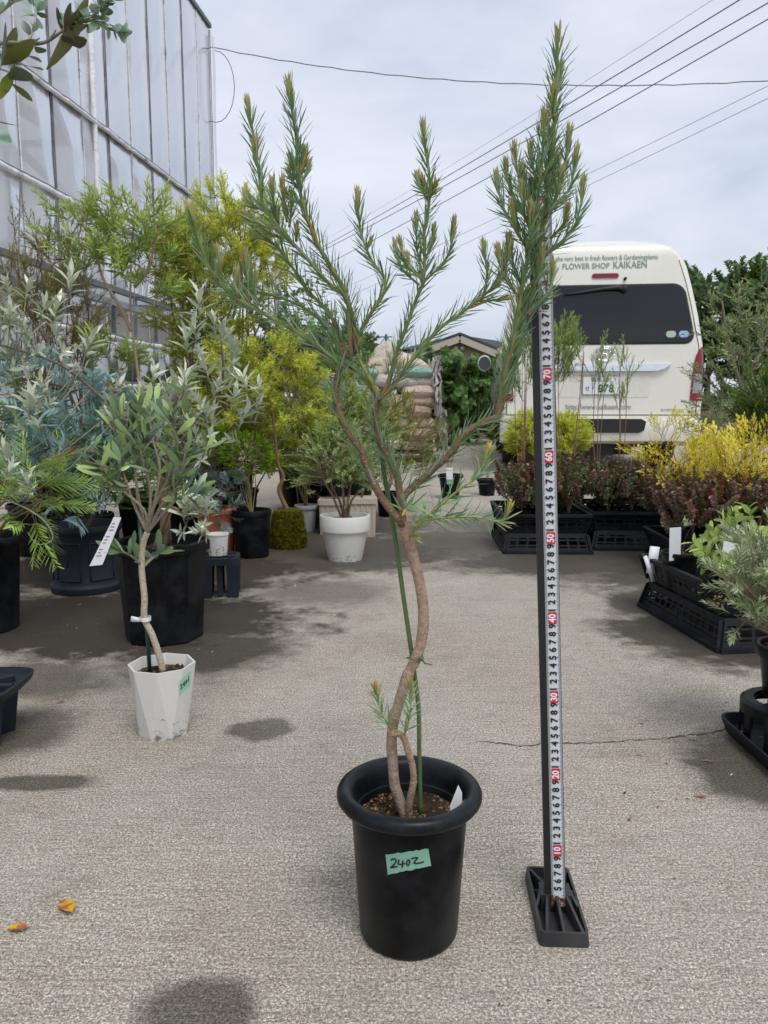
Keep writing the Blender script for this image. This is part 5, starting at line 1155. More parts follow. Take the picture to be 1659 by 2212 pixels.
# ---------------------------------------------------------------- big black octagonal pot with a silver-leaved shrub
def silver_pot():
    c, rt, rb, h = pot_spec(245, 457, 1402, 1165, .86)
    T = thing('potted_shrub', 'straggly silver-leaved shrub in a large black octagonal pot', 'potted plant', None, c)
    round_pot(T, (0, 0, 0), rt-.008, rb-.008, h, M['black'], .008, .03, .004, 8, ph=R(6), smooth=False, seed=8, npeb=60)
    Y = c.y; r = random.Random(5); w = lambda p: V3(p)-c; b0 = c+V3((0, 0, h*.9))
    st = [[(330, 900, .05), (280, 905, .05), (210, 850, .05), (150, 800, .05), (100, 775, .04), (0, 745, 0)], [(345, 1000, 0), (330, 900, .02), (240, 905, -.1), (235, 860, -.1)], [(370, 1000, .03), (400, 850, .06), (415, 760, .05), (430, 690, .05)], [(375, 1000, .03), (440, 900, .08), (480, 830, .1), (478, 740, .1)],
          [(380, 1050, 0), (430, 1000, .05), (500, 930, .1), (560, 865, .12)], [(370, 1100, -.05), (400, 1120, -.08), (425, 1115, -.1)], [(360, 1000, 0), (370, 920, -.05), (385, 850, -.06)], [(365, 1000, 0), (400, 940, -.03), (440, 890, 0)], [(340, 1000, 0), (290, 960, -.1), (235, 905, -.12)]]
    b = MB(); SPn = []
    for pts in st:
        P = spline([b0+V3((r.uniform(-.02, .02), r.uniform(-.02, .02), 0))]+[PT(x, y, Y+d) for x, y, d in pts], 5); b.tube([w(p) for p in P], rad_lerp(.0065, .0022, len(P)), 7, jit(lin('6b5a48'), r, .2)); SPn += P[8:]
    ros = [(60, 655, 0), (15, 700, 0), (95, 690, .02), (150, 640, .05), (30, 640, .05), (70, 735, .05), (120, 700, .1), (5, 660, 0), (88, 850, -.05), (85, 890, -.05), (180, 770, .05), (232, 905, -.12), (238, 860, -.12), (240, 930, -.1), (395, 850, -.05), (380, 840, -.04), (388, 880, -.04), (430, 690, .05), (425, 735, .05), (470, 720, .1), (480, 745, .1), (500, 760, .1), (410, 770, .05), (440, 900, 0), (445, 920, 0), (460, 860, .05), (530, 850, .1), (560, 868, .12), (545, 900, .12), (400, 1120, -.1), (420, 1118, -.1), (435, 1125, -.1), (410, 1095, -.08), (440, 1105, -.1), (455, 1120, -.1), (330, 840, .05), (350, 870, 0), (300, 940, 0), (320, 900, .05), (20, 1005, -.05), (70, 1065, -.15), (10, 1040, -.1), (500, 880, .08), (520, 930, .08), (465, 940, .05), (480, 800, .1), (360, 930, -.05), (340, 960, -.08), (290, 880, .1), (410, 880, -.02), (425, 960, 0), (60, 900, 0), (110, 870, .05), (30, 830, .05), (375, 900, -.05), (130, 740, .08), (45, 770, .05), (15, 790, .05), (515, 790, .12), (445, 820, .05)]
    for x, y, d in ros:
        p = PT(x+r.uniform(-6, 6), y+r.uniform(-6, 6), Y+d); a = min(SPn, key=lambda q: (q-p).length); 
        if (p-a).length > .01: m = a.lerp(p, .5)+V3((0, 0, -.02)); b.tube([w(a), w(m), w(p)], [.0016, .0014, .0012], 4, lin('8f8d78'))
        link('leaf_rosette', r.choice(SP['silver']), T, along(w(p), V3((r.uniform(-.5, .5), r.uniform(-.5, .5), 1)), r.random()*6.28, r.uniform(.85, 1.35)))
        if r.random() < .55:
            q = MB(); 
            link('leaf_rosette', r.choice(SP['silver']), T, along(w(p)-V3((0, 0, .035)), V3((r.uniform(-1, 1), r.uniform(-1, 1), .2)), r.random()*6.28, r.uniform(.6, .9)))
    b.build('stems', M['bark'], T)
    b = MB(); p0 = w(PT(241, 838, Y-.12))
    for i in range(160):
        d = in_ball(r, .3); b.blade(p0+V3((d.x, d.y, d.z*.7))*.018, d, (0, 0, 1), .006, .005, jit(lin('8d6038'), r, .4), fold=None)
    b.build('dry_flower_head', M['leaf'], T)['kind'] = 'stuff'
silver_pot()

# ---------------------------------------------------------------- navy embossed pot with blue feathery acacia
def navy_pot():
    c, rt, rb, h = pot_spec(108, 262, 1288, 1130, .93)
    T = thing('potted_tree', 'blue-grey feathery acacia with a cut trunk in a navy embossed pot', 'potted plant', None, c)
    b = MB(); b.lathe([(0, 0), (rb*1.03, 0), (rb*1.05, .006), (rb*1.05, .022), (rb*.99, .030), (rb*.97, .034), (rt*.93, h-.035), (rt*.95, h-.030), (rt*1.0, h-.022), (rt*1.02, h-.012), (rt*1.0, h), (rt*.93, h), (rt*.90, h-.01), (rt*.86, h*.85), (0, h*.85)], 64); pot = b.build('pot', M['navy'], T, True, 40)
    soil(T, (0, 0, 0), rt*.86, h*.86, 50, 4)
    rr = lambda z: rb*.97+(rt*.93-rb*.97)*(z-.034)/(h-.069)
    def S_(a, z, o=.0015): return V3(((rr(z)+o)*math.cos(a), (rr(z)+o)*math.sin(a), z))
    for a0 in (R(-100), R(-160), R(-40)):      # raised frames with a small tree motif
        z0, z1, aw = .05, h-.055, R(24); P = []
        for u, v in [(-1+2*i/12, 0) for i in range(13)]+[(1, i/8) for i in range(9)]+[(1-2*i/12, 1) for i in range(13)]+[(-1, 1-i/8) for i in range(9)]: P.append(S_(a0+aw*u*.93, z0+(z1-z0)*v))
        b = MB(); b.tube(P, .0028, 6); b.build('embossed_frame', M['navy'], pot)
        b = MB(); zc = (z0+z1)/2+.02
        r = random.Random(1); b.tube([S_(a0, zc-.035), S_(a0, zc)], .0016, 5)
        for k in range(9): b.tube([S_(a0, zc-.005), S_(a0+r.uniform(-.16, .16), zc+r.uniform(-.005, .025))], .0013, 4)
        b.build('embossed_tree', M['navy'], pot)
    Y = c.y; b0 = c+V3((0, 0, h*.86))
    trunk = [b0]+[PT(x, y, Y+d) for x, y, d in ((204, 1100, 0), (200, 1040, 0), (196, 970, .0), (180, 920, -.01), (160, 870, -.02), (146, 838, -.03))]
    arm = [PT(x, y, Y+d) for x, y, d in ((196, 985, 0), (215, 940, .02), (240, 900, .03), (290, 880, .05))]
    cr = [(60, 830, Y, 75, 45, .10), (170, 860, Y+.05, 60, 40, .08), (250, 880, Y, 55, 35, .08), (150, 960, Y-.03, 70, 30, .08), (120, 1010, Y-.1, 60, 35, .06), (140, 1085, Y-.1, 55, 30, .05), (60, 990, Y, 60, 40, .08), (250, 960, Y, 50, 50, .08), (200, 930, Y, 50, 40, .08)]
    foliage(T, b0, cr, SP['acacia'], 230, 3, sr=.0095, scol=lin('5b463a'), nst=1, upb=.25, out=.9, org=c, stems=[trunk, arm], nm='feather_leaf', smin=.85, smax=1.35, tw=.0012)
navy_pot()

# ---------------------------------------------------------------- remaining pots of the left-hand row
def left_row():
    T, c, rt, rb, h = potted('potted_shrub', 'lime-green fern-leaved shrub in a plain black pot beside the navy pot', 'potted plant', (-150, 46, 1382, 1158), 'black', [(10, 1050, -.02, 80, 55, .16), (80, 1090, -.1, 50, 35, .10), (20, 990, .05, 50, 25, .1)], 'grev', 58, 21, upb=.0, out=1.3, sr=.006, scol=lin('6b5f48'), tb=.88, nm='fern_leaf', smin=.6, smax=.95)
    w = lambda p: V3(p)-c
    for x, y, d in ((100, 985, (1, -.1, -.1)), (85, 1000, (1, 0, .12))): link('dry_fern_leaf', SP['grevdry'][0], T, along(w(PT(x, y, c.y-.12)), V3(d), 1.2, .75))
    b = MB(); P = spline([w(PT(x, y, c.y-.1)) for x, y in ((0, 1075), (50, 1095), (90, 1120), (112, 1150), (110, 1170), (80, 1175), (60, 1150))], 4); b.tube(P, rad_lerp(.002, .0008, len(P)), 5, lin('b0a898')); b.build('dead_twig', M['twig'], T)
    potted('potted_shrub', 'grey-blue feathery acacia spilling from a terracotta-coloured pot', 'potted plant', (416, 512, 1206, 1096), 'terra', [(455, 1045, -.02, 55, 45, .1), (490, 1070, -.06, 30, 30, .06), (420, 1010, .03, 40, 40, .08), (470, 1110, -.12, 28, 18, .03)], 'greyacacia', 95, 22, upb=.0, out=1.1, sr=.004, scol=lin('7d6a5c'), lip=.010, nm='feather_leaf')
    T, c, rt, rb, h = potted('potted_conifer', 'dense bright green dome-shaped shrub in a deep black pot', 'potted plant', (502, 586, 1208, 1100), 'black', [(532, 985, 0, 46, 42, .085)], 'hebe', 290, 23, upb=.15, out=2.5, sr=.003, scol=lin('8a7d55'), nst=9, flat=.22, tw=.0012, lip=.004, tb=.9, smin=.8, smax=1.1)
    # moss-covered root ball with a bare trunk and yellow crown
    c, rt, rb, h = pot_spec(584, 660, 1188, 1098, 1.0)
    T = thing('mossy_root_ball', 'yellow-green shrub growing from a moss-covered root ball', 'potted plant', None, c); r = random.Random(6)
    wob = lambda a, z: 1+.07*noise.noise((math.cos(a)*2, math.sin(a)*2, z*14))
    b = MB(); b.lathe([(0, 0), (rt*.9, 0), (rt*1.02, h*.12), (rt*1.0, h*.35), (rt*.92, h*.62), (rt*.8, h*.85), (rt*.62, h*.98), (rt*.55, h), (0, h)], 40, wob=wob, col=lin('4c4a1c')); core = b.build('root_ball', M['soil'], T)
    b = MB()
    for i in range(5200):
        a = r.uniform(-math.pi, .15); z = h*r.random()*.97; pr = [(0, .97), (.12, 1.02), (.35, 1.0), (.62, .92), (.85, .8), (1, .6)]
        t = z/h; k = 0
        while k < 4 and t > pr[k+1][0]: k += 1
        rr = rt*(pr[k][1]+(pr[k+1][1]-pr[k][1])*(t-pr[k][0])/(pr[k+1][0]-pr[k][0]))*wob(a, z); o = V3((math.cos(a), math.sin(a), .15)); nn = noise.noise((math.cos(a)*6, math.sin(a)*6, z*50))
        b.blade(V3((o.x*rr, o.y*rr, z)), o+V3((r.uniform(-.8, .8), r.uniform(-.8, .8), r.uniform(-.6, .8))), (0, 0, 1), .010, .0035, jit(lerp(lin('6d6a20'), lin('aaa23a'), .5+nn), r, .35), fold=None)
    b.build('moss', M['leaf'], core)['kind'] = 'stuff'
    Y = c.y; b0 = c+V3((0, 0, h*.95)); tr = [b0]+[PT(x, y, Y) for x, y in ((603, 1060), (612, 1030), (600, 1000), (596, 960), (590, 900), (580, 850))]
    foliage(T, b0, [(565, 800, Y, 95, 55, .2), (650, 790, Y+.05, 60, 32, .14), (610, 870, Y, 80, 50, .2), (520, 860, Y+.05, 60, 60, .18)], SP['yellow']+SP['yeldark'][:2], 165, 31, sr=.011, scol=lin('8a6a4a'), nst=2, upb=.35, out=.9, org=c, stems=[tr], smin=.65, smax=1.05)
    # small pots behind
    potted('potted_shrub', 'loose green shrub in a pale grey pot tucked behind the mossy root ball', 'potted plant', (636, 686, 1150, 1090), 'grey_pot', [(650, 1010, 0, 40, 55, .1), (610, 950, .1, 50, 60, .15)], 'small', 90, 41, sr=.004, scol=lin('7a6a55'))
    potted('potted_shrub', 'leggy small-leaved shrub in a black pot beside the white tapered pot', 'potted plant', (652, 694, 1143, 1072), 'black', [(660, 980, .1, 60, 70, .15), (690, 1080, -.1, 26, 30, .05)], 'small', 110, 42, sr=.004, scol=lin('7a6a55'))
    # white tapered pot
    c, rt, rb, h = pot_spec(691, 800, 1215, 1112, .66)
    T = thing('potted_shrub', 'twisted small-leaved shrub in a white tapered plastic pot', 'potted plant', None, c)
    b = MB(); b.lathe([(0, 0), (rb, 0), (rb+.001, .004), (rt*.90, h*.66), (rt*.985, h*.665), (rt*.99, h*.68), (rt, h-.004), (rt*.985, h), (rt*.90, h), (rt*.89, h-.004), (rt*.86, h*.88), (0, h*.88)], 64); b.build('pot', M['white_pot'], T, True, 35); soil(T, (0, 0, 0), rt*.85, h*.885, 70, 9)
    Y = c.y; b0 = c+V3((0, 0, h*.88)); st = [[b0+V3((dx, 0, 0))]+[PT(x, y, Y+d) for x, y, d in pts] for dx, pts in ((-.01, ((720, 1075, 0), (700, 1040, .02), (690, 1000, .05))), (.0, ((742, 1070, -.02), (738, 1020, 0), (748, 960, .02))), (.012, ((760, 1080, 0), (790, 1050, .02), (808, 1010, .03))), (.005, ((755, 1060, .02), (770, 1010, .03), (775, 960, .03))), (-.005, ((735, 1085, .02), (715, 1045, -.03), (720, 990, -.03))))]
    foliage(T, b0, [(735, 985, Y, 75, 55, .13), (800, 960, Y+.06, 55, 55, .1), (690, 1010, Y, 45, 45, .1), (780, 1040, Y, 40, 30, .08)], SP['small'], 190, 43, sr=.0055, scol=lin('6a5446'), nst=2, upb=.35, out=.7, org=c, stems=st, smin=.6, smax=.95)
    # black pot behind the trunk
    potted('potted_shrub', 'wispy rusty-brown shrub in a black pot behind the crooked trunk', 'potted plant', (812, 866, 1118, 1062), 'black', [(850, 980, .1, 70, 60, .15), (880, 940, .2, 40, 60, .1)], [*SP['brown'], SP['small'][0]], 120, 44, sr=.003, scol=lin('8a6a4f'), nst=4)
    # beige square containers
    for i, (x0, x1, yb, yt, lab) in enumerate(((690, 752, 1155, 1078, 'plain beige ribbed planter box behind the white tapered pot'), (752, 812, 1160, 1075, 'beige ribbed planter box scribbled with a red mark'))):
        g = GP((x0+x1)/2, yb); dep = g.y*.99+.08; wd = (x1-x0)*dep/FPX; h = PT((x0+x1)/2, yt, g.y+wd/2).z; c = g+V3((0, wd/2, 0)); T = thing('planter_box', lab, 'planter', None, c)
        b = MB(); b.box((0, 0, h/2), (wd*.94, wd*.94, h-.0), taper=1.06); b.build('box', M['beige_pot'], T, False)
        b = MB(); P = [(-wd/2, -wd/2), (wd/2, -wd/2), (wd/2, wd/2), (-wd/2, wd/2)]
        for k in range(4): b.bar((*P[k], h-.01), (*P[(k+1) % 4], h-.01), .014, .026)
        b.build('rim', M['beige_pot'], T, False)
        for k in range(5): b = MB(); b.bar((-wd*.4+wd*.2*k, -wd*.468-.002, .012), (-wd*.4+wd*.2*k, -wd*.495-.002, h-.03), .008, .006, (0, 1, 0)); b.build('rib', M['beige_pot'], T, False)
        if i:
            b = MB()
            for pts in (((.1, .62), (.25, .66), (.22, .5), (.12, .45)), ((.18, .4), (.28, .44), (.3, .3))): stroke(b, [(wd*(u-.05), -wd*.50-.006, h*v) for u, v in pts], .004, V3((0, -1, 0)))
            b.build('red_scribble', m_plain('red_marker', (.5, .04, .03), .5), T, False)
        foliage(T, c+V3((0, 0, h)), [((x0+x1)/2, yt-70, c.y+.1, 45, 55, .15)], SP['small']+SP['mid'][:1], 60, 60+i, org=c, sr=.004)
    # small white ring pot on a navy stand
    def stand(name, label, x, y_top, y_bot, wpx, hpx_depth, grp=None):
        g = GP(x, y_bot); dep = g.y*.99+.08; k = dep/FPX; W_ = wpx*k; c = g+V3((0, W_*.45, 0)); h = PT(x, y_top, c.y).z; T = thing(name, label, 'plant stand', grp, c, R(8))
        b = MB(); o_ = W_/2
        for r_, z0, z1 in ((o_, h-.022, h),):
            P = [(sx*(r_-.02)+.02*math.cos(R(a0+30*k2)), sy*(r_-.02)+.02*math.sin(R(a0+30*k2))) for sx, sy, a0 in ((1, 1, 0), (-1, 1, 90), (-1, -1, 180), (1, -1, 270)) for k2 in range(4)]
            b.poly([(x_, y_, z0) for x_, y_ in P], (0, 0, z1-z0))
        b.build('top', M['navy'], T, False)
        for sx in (-1, 1):
            for sy in (-1, 1):
                b = MB(); b.box((sx*o_*.68, sy*o_*.68, (h-.022)/2), (.034, .034, h-.022), taper=1.25); b.build('leg', M['navy'], T, False)
        for sx, sy in ((0, -1), (0, 1), (-1, 0), (1, 0)):
            b = MB(); b.box((sx*o_*.72, sy*o_*.72, h*.5), (.02 if sy else .008, .02 if sx else .008, h*.95)); b.build('brace', M['navy'], T, False)
        for q in range(4): a = R(45+90*q); b = MB(); b.bar((o_*.25*math.cos(a), o_*.25*math.sin(a), h+.002), (o_*.95*math.cos(a), o_*.95*math.sin(a), h+.002), .02, .006); b.build('top_rib', M['navy'], T, False)
        return c, h
    c, h = stand('plant_stand', 'navy plastic plant stand carrying a small white ring pot', 470, 1200, 1292, 84, 0)
    T = thing('ring_pot', 'small empty white round pot standing on the navy plant stand', 'pot', None, (c.x-.005, c.y-.01, h+.005)); b = MB(); b.lathe([(0, 0), (.030, 0), (.036, .066), (.038, .068), (.038, .072), (.031, .072), (.029, .05), (0, .05)], 32); b.build('bowl', M['white_pot'], T, True, 35)
    # low stand at the frame edge
    c = GP(10, 1632)+V3((-.088, .07, 0)); h = PT(0, 1475, c.y).z; T = thing('plant_stand', 'dark plastic plant stand with a raised rim and tapered leg, nothing on it', 'plant stand', None, c)
    b = MB(); b.lathe([(0, h-.03), (.075, h-.028), (.092, h-.012), (.096, h), (.092, h+.002), (.086, h-.010), (.07, h-.014), (0, h-.014)], 48, wob=lambda a, z: 1.0/(abs(math.cos(a))**6+abs(math.sin(a))**6)**(1/6)*.93); b.build('tray', M['navy'], T, True, 35)
    for k in range(8): a = R(45*k); b = MB(); b.bar((.02*math.cos(a), .02*math.sin(a), h-.008), (.075*math.cos(a), .075*math.sin(a), h-.008), .014, .01); b.build('tray_rib', M['navy'], T, False)
    for k in range(4):
        a = R(-40+90*k); b = MB(); b.box((.052*math.cos(a), .052*math.sin(a), (h-.028)/2), (.03, .03, h-.028), Matrix.Rotation(a, 3, 'Z'), taper=1.5); b.build('leg', M['navy'], T, False)
left_row()
# ---------------------------------------------------------------- shrubs and trees in the background on the left
def ground_plant(name, label, cat, base, crowns, key, n, seed, group=None, **k):
    T = thing(name, label, cat, group, base); foliage(T, V3(base), crowns, SP[key] if isinstance(key, str) else key, n, seed, org=base, **k)
    return T
def gbase(px, Y): p = PT(px, 1000, Y); return V3((p.x, p.y, 0))
def nursery_pot(T, r, h, mat='black', seed=1): round_pot(T, (0, 0, 0), r, r*.8, h, M[mat], .005, .02, .003, 28, seed=seed, npeb=0)
def background_left():
    T = ground_plant('wispy_shrub', 'wispy brown-green twiggy shrub in front of the greenhouse wall', 'shrub', gbase(130, 3.5), [(85, 590, 3.5, 85, 85, .25), (150, 690, 3.5, 60, 90, .25), (40, 650, 3.5, 60, 80, .2), (110, 780, 3.6, 90, 70, .25), (150, 540, 3.5, 50, 50, .15)], SP['brown'], 200, 71, sr=.006, scol=lin('6a5246'), nst=5, upb=1.2, out=.35, tw=.0016, twc=lin('6e5647')); nursery_pot(T, .14, .26)
    Y = 3.3; b0 = gbase(318, Y); tr = [b0, PT(316, 960, Y), PT(308, 880, Y), PT(292, 760, Y), PT(282, 660, Y), PT(284, 560, Y), PT(290, 460, Y)]
    tr2 = [PT(284, 715, Y), PT(258, 660, Y), PT(222, 600, Y), PT(200, 520, Y), PT(165, 470, Y)]; tr3 = [PT(290, 620, Y), PT(320, 580, Y), PT(335, 520, Y), PT(345, 475, Y)]; tr4 = [PT(308, 880, Y), PT(280, 840, Y), PT(255, 800, Y)]
    T = thing('willow_leaved_tree', 'slender fresh green willow-leaved tree rising before the greenhouse', 'tree', None, b0)
    foliage(T, b0, [(190, 515, Y, 45, 60, .12), (285, 480, Y, 55, 45, .12), (255, 560, Y, 65, 55, .15), (345, 500, Y, 25, 55, .1), (340, 610, Y, 30, 50, .1), (255, 775, Y, 40, 30, .1), (290, 545, Y-.05, 50, 40, .1)], SP['calli'], 105, 72, sr=.009, scol=lin('9a8c74'), nst=1, upb=.7, out=.7, org=b0, stems=[tr, tr2, tr3, tr4], smin=.7, smax=1.1); nursery_pot(T, .13, .25, seed=2)
    T = ground_plant('golden_shrub', 'tall golden-yellow fine-leaved shrub against the greenhouse corner', 'shrub', gbase(480, 4.4), [(500, 520, 4.4, 85, 65, .3), (430, 560, 4.4, 50, 55, .25), (545, 590, 4.4, 60, 50, .25), (470, 470, 4.4, 40, 45, .2), (540, 480, 4.4, 45, 40, .2), (480, 640, 4.4, 90, 50, .3), (585, 560, 4.4, 28, 40, .15)], SP['yellow'], 200, 73, sr=.012, scol=lin('7a6440'), nst=3, upb=.9, out=.7, smin=.9, smax=1.45); nursery_pot(T, .18, .32, seed=3)
    T = ground_plant('golden_shrub', 'darker olive-yellow fine-leaved shrub behind the silver-leaved stems', 'shrub', gbase(420, 4.0), [(420, 620, 4.0, 55, 60, .2), (430, 720, 4.0, 70, 60, .25), (470, 800, 4.0, 60, 70, .25), (400, 560, 4., 40, 45, .15)], SP['yeldark'], 180, 74, sr=.010, scol=lin('5f4d35'), nst=3, upb=.6, out=.7, smin=1.1, smax=1.6); nursery_pot(T, .17, .3, seed=4)
    T = ground_plant('golden_shrub', 'low golden-green fine-leaved shrub behind the deep black pot', 'shrub', gbase(500, 3.9), [(500, 900, 3.9, 70, 60, .25), (440, 950, 3.9, 50, 50, .2), (570, 960, 3.9, 60, 60, .2)], SP['yeldark']+SP['yellow'][:1], 220, 75, sr=.007, scol=lin('6d5a3c'), nst=3, upb=.5, out=.7, smin=.9, smax=1.3); nursery_pot(T, .13, .22, seed=5)
    T = ground_plant('round_leaved_sapling', 'thin-stemmed sapling with sparse round leaves beyond the golden shrubs', 'sapling', gbase(655, 4.8), [(640, 690, 4.8, 55, 70, .2), (600, 720, 4.8, 40, 60, .2), (690, 740, 4.8, 30, 50, .15), (600, 620, 4.8, 30, 50, .12)], 'euc', 70, 76, sr=.011, scol=lin('6f5f54'), nst=2, upb=.8, out=.5, smin=.8, smax=1.2); nursery_pot(T, .16, .3, seed=6)
    T = ground_plant('round_leaved_sapling', 'leafy green sapling between the golden shrub and the sacks', 'sapling', gbase(705, 5.6), [(690, 830, 5.6, 60, 60, .25), (740, 800, 5.6, 35, 50, .2)], ['x'] and SP['euc']+SP['mid'], 110, 77, sr=.009, scol=lin('6f5f54'), nst=2, upb=.5, out=.6, smin=.8, smax=1.2); nursery_pot(T, .14, .28, seed=7)
    T = ground_plant('fine_green_shrub', 'soft green fine-leaved shrub behind the white tapered pot', 'shrub', gbase(690, 4.3), [(690, 920, 4.3, 80, 55, .25), (760, 900, 4.3, 60, 50, .2), (640, 900, 4.3, 50, 60, .2), (820, 920, 4.3, 45, 45, .2)], SP['small']+SP['yeldark'][:1], 260, 78, sr=.006, scol=lin('7a6a55'), nst=4, upb=.5, out=.7, smin=1.0, smax=1.5); nursery_pot(T, .14, .24, seed=8)
    T = ground_plant('blue_leaved_shrub', 'pale blue-green shrub low behind the fork of the crooked trunk', 'shrub', gbase(770, 5.2), [(760, 880, 5.2, 55, 35, .2), (720, 870, 5.2, 40, 30, .2)], 'acacia', 60, 79, sr=.005, scol=lin('6f6a5a'), nst=3, smin=1.2, smax=1.8); nursery_pot(T, .12, .22, seed=9)
    T = ground_plant('conifer_mound', 'dark green conifer mound behind the navy pot', 'shrub', gbase(160, 3.1), [(150, 1010, 3.0, 95, 60, .2), (90, 1050, 2.95, 70, 50, .15), (250, 1040, 3.0, 60, 55, .15)], 'darkcon', 300, 80, sr=.006, scol=lin('4f4a30'), nst=4, upb=.3, out=1.2, smin=1.2, smax=1.9); nursery_pot(T, .14, .2, seed=10)
    T = ground_plant('hebe_bush', 'bright lime-green scale-leaved bush beside the dark conifer mound', 'shrub', gbase(80, 3.3), [(100, 950, 3.2, 60, 28, .15), (230, 960, 3.2, 40, 25, .12)], 'hebe', 200, 81, sr=.005, scol=lin('6f6a3c'), nst=3, upb=.8, out=1.2, smin=1.2, smax=1.8); nursery_pot(T, .13, .22, seed=11)
    T = ground_plant('hebe_bush', 'small lime-green bush beside the dome-shaped shrub', 'shrub', gbase(455, 3.3), [(455, 965, 3.3, 45, 40, .14)], 'hebe', 200, 82, sr=.004, scol=lin('6f6a3c'), nst=4, upb=.5, out=1.6, smin=1.1, smax=1.6); nursery_pot(T, .11, .2, seed=12)
    T = ground_plant('leafy_shrub', 'mid-green leafy shrub in the dark between the black and navy pots', 'shrub', gbase(330, 3.4), [(330, 990, 3.4, 80, 60, .2), (380, 930, 3.4, 50, 50, .2), (20, 900, 3.5, 60, 80, .2)], SP['mid']+SP['small'][:2], 150, 83, sr=.006, scol=lin('6a5a48'), nst=3, smin=.7, smax=1.1); nursery_pot(T, .15, .25, seed=13)
    # far masses
    T = ground_plant('hedge_tree', 'broad green tree standing beyond the golden shrubs', 'tree', gbase(670, 13), [(690, 800, 13, 80, 50, 1.0), (620, 790, 13, 60, 55, 1.0), (760, 830, 13, 50, 45, .8)], 'tree', 230, 84, sr=.06, scol=(.08, .06, .045), nst=3, upb=.2, out=.7, tw=.01, smin=.6, smax=.95)
    T = ground_plant('vine_covered_tree', 'bushy tree smothered in big-leaved vine beside the sack stack', 'tree', gbase(975, 13.5), [(970, 838, 13.5, 52, 40, .7), (945, 800, 13.5, 35, 22, .5), (1010, 850, 13.5, 45, 55, .7), (960, 870, 13.5, 45, 40, .7), (1060, 880, 14.5, 60, 50, .7)], 'vine', 300, 85, sr=.06, scol=(.08, .06, .045), nst=2, upb=-.1, out=.9, tw=.008, smin=.8, smax=1.15, flat=.3)
    for i, (px, py, Y, rx, ry, lab) in enumerate(((745, 768, 26, 60, 22, 'far low tree line seen past the sack stack'), (1090, 850, 34, 60, 18, 'far low trees in front of the gabled house'))):
        ground_plant('far_tree', lab, 'tree', gbase(px, Y), [(px, py, Y, rx, ry, 1.5), (px-rx, py+20, Y, rx*.7, ry*1.3, 1.5)], 'tree', 120, 86+i, sr=.1, scol=(.07, .055, .04), nst=3, upb=.3, out=.6, tw=.02, smin=1., smax=1.8)
background_left()

# ---------------------------------------------------------------- crates, seedlings and shrubs on the right
def crate(label, c, yaw, L_, W_, h, inverted=False, group=None, cols=(10, 7), rows=3):
    T = thing('nursery_crate', label, 'crate', group, c, yaw); mt = M['crate']; tp = .90
    def corner(z, k=1.): f = (tp+(1-tp)*z/h) if not inverted else (1-(1-tp)*z/h); return [(sx*L_/2*f*k, sy*W_/2*f*k) for sx, sy in ((-1, -1), (1, -1), (1, 1), (-1, 1))]
    rim_z = h-.006 if not inverted else .006
    b = MB(); P = corner(rim_z, 1.02)
    for k in range(4):
        a, e_ = P[k], P[(k+1) % 4]; b.bar((*a, rim_z), (*e_, rim_z), .016 if k % 2 == 0 else .0158, .012 if k % 2 == 0 else .0118)
    b.build('rim', mt, T, False)
    for k in range(4):
        nv = cols[0] if k % 2 == 0 else cols[1]; b = MB()
        lo, hi = (.004, h-.012) if not inverted else (.012, h-.004); A0, B0 = V3((*corner(lo)[k], lo)), V3((*corner(lo)[(k+1) % 4], lo)); A1, B1 = V3((*corner(hi)[k], hi)), V3((*corner(hi)[(k+1) % 4], hi))
        nr = (B0-A0).cross(A1-A0).normalized(); f = lambda u, v: A0.lerp(B0, u).lerp(A1.lerp(B1, u), v)
        for i in range(nv+1):
            u = i/nv; ed = i in (0, nv); b.bar(f(u, 0), f(u, 1), (.022 if ed else .009), .0030, nr)
        for j in range(rows+1):
            v = j/rows; wv = .020 if j in (0, rows) else .007
            vv = min(max(v, .06), .94); b.bar(f(0, vv), f(1, vv), wv, .0036, nr)
        b.build('side_wall', mt, T, False)
    zf = .004 if not inverted else h-.004; P = corner(zf, .985); b = MB()
    for i in range(9): u = (i+.5)/9; b.bar(V3((*P[0], zf)).lerp(V3((*P[1], zf)), u), V3((*P[3], zf)).lerp(V3((*P[2], zf)), u), .022, .004)
    for i in range(5): u = (i+.5)/5; b.bar(V3((*P[0], zf)).lerp(V3((*P[3], zf)), u), V3((*P[1], zf)).lerp(V3((*P[2], zf)), u), .022, .0036)
    b.build('floor', mt, T, False); return T
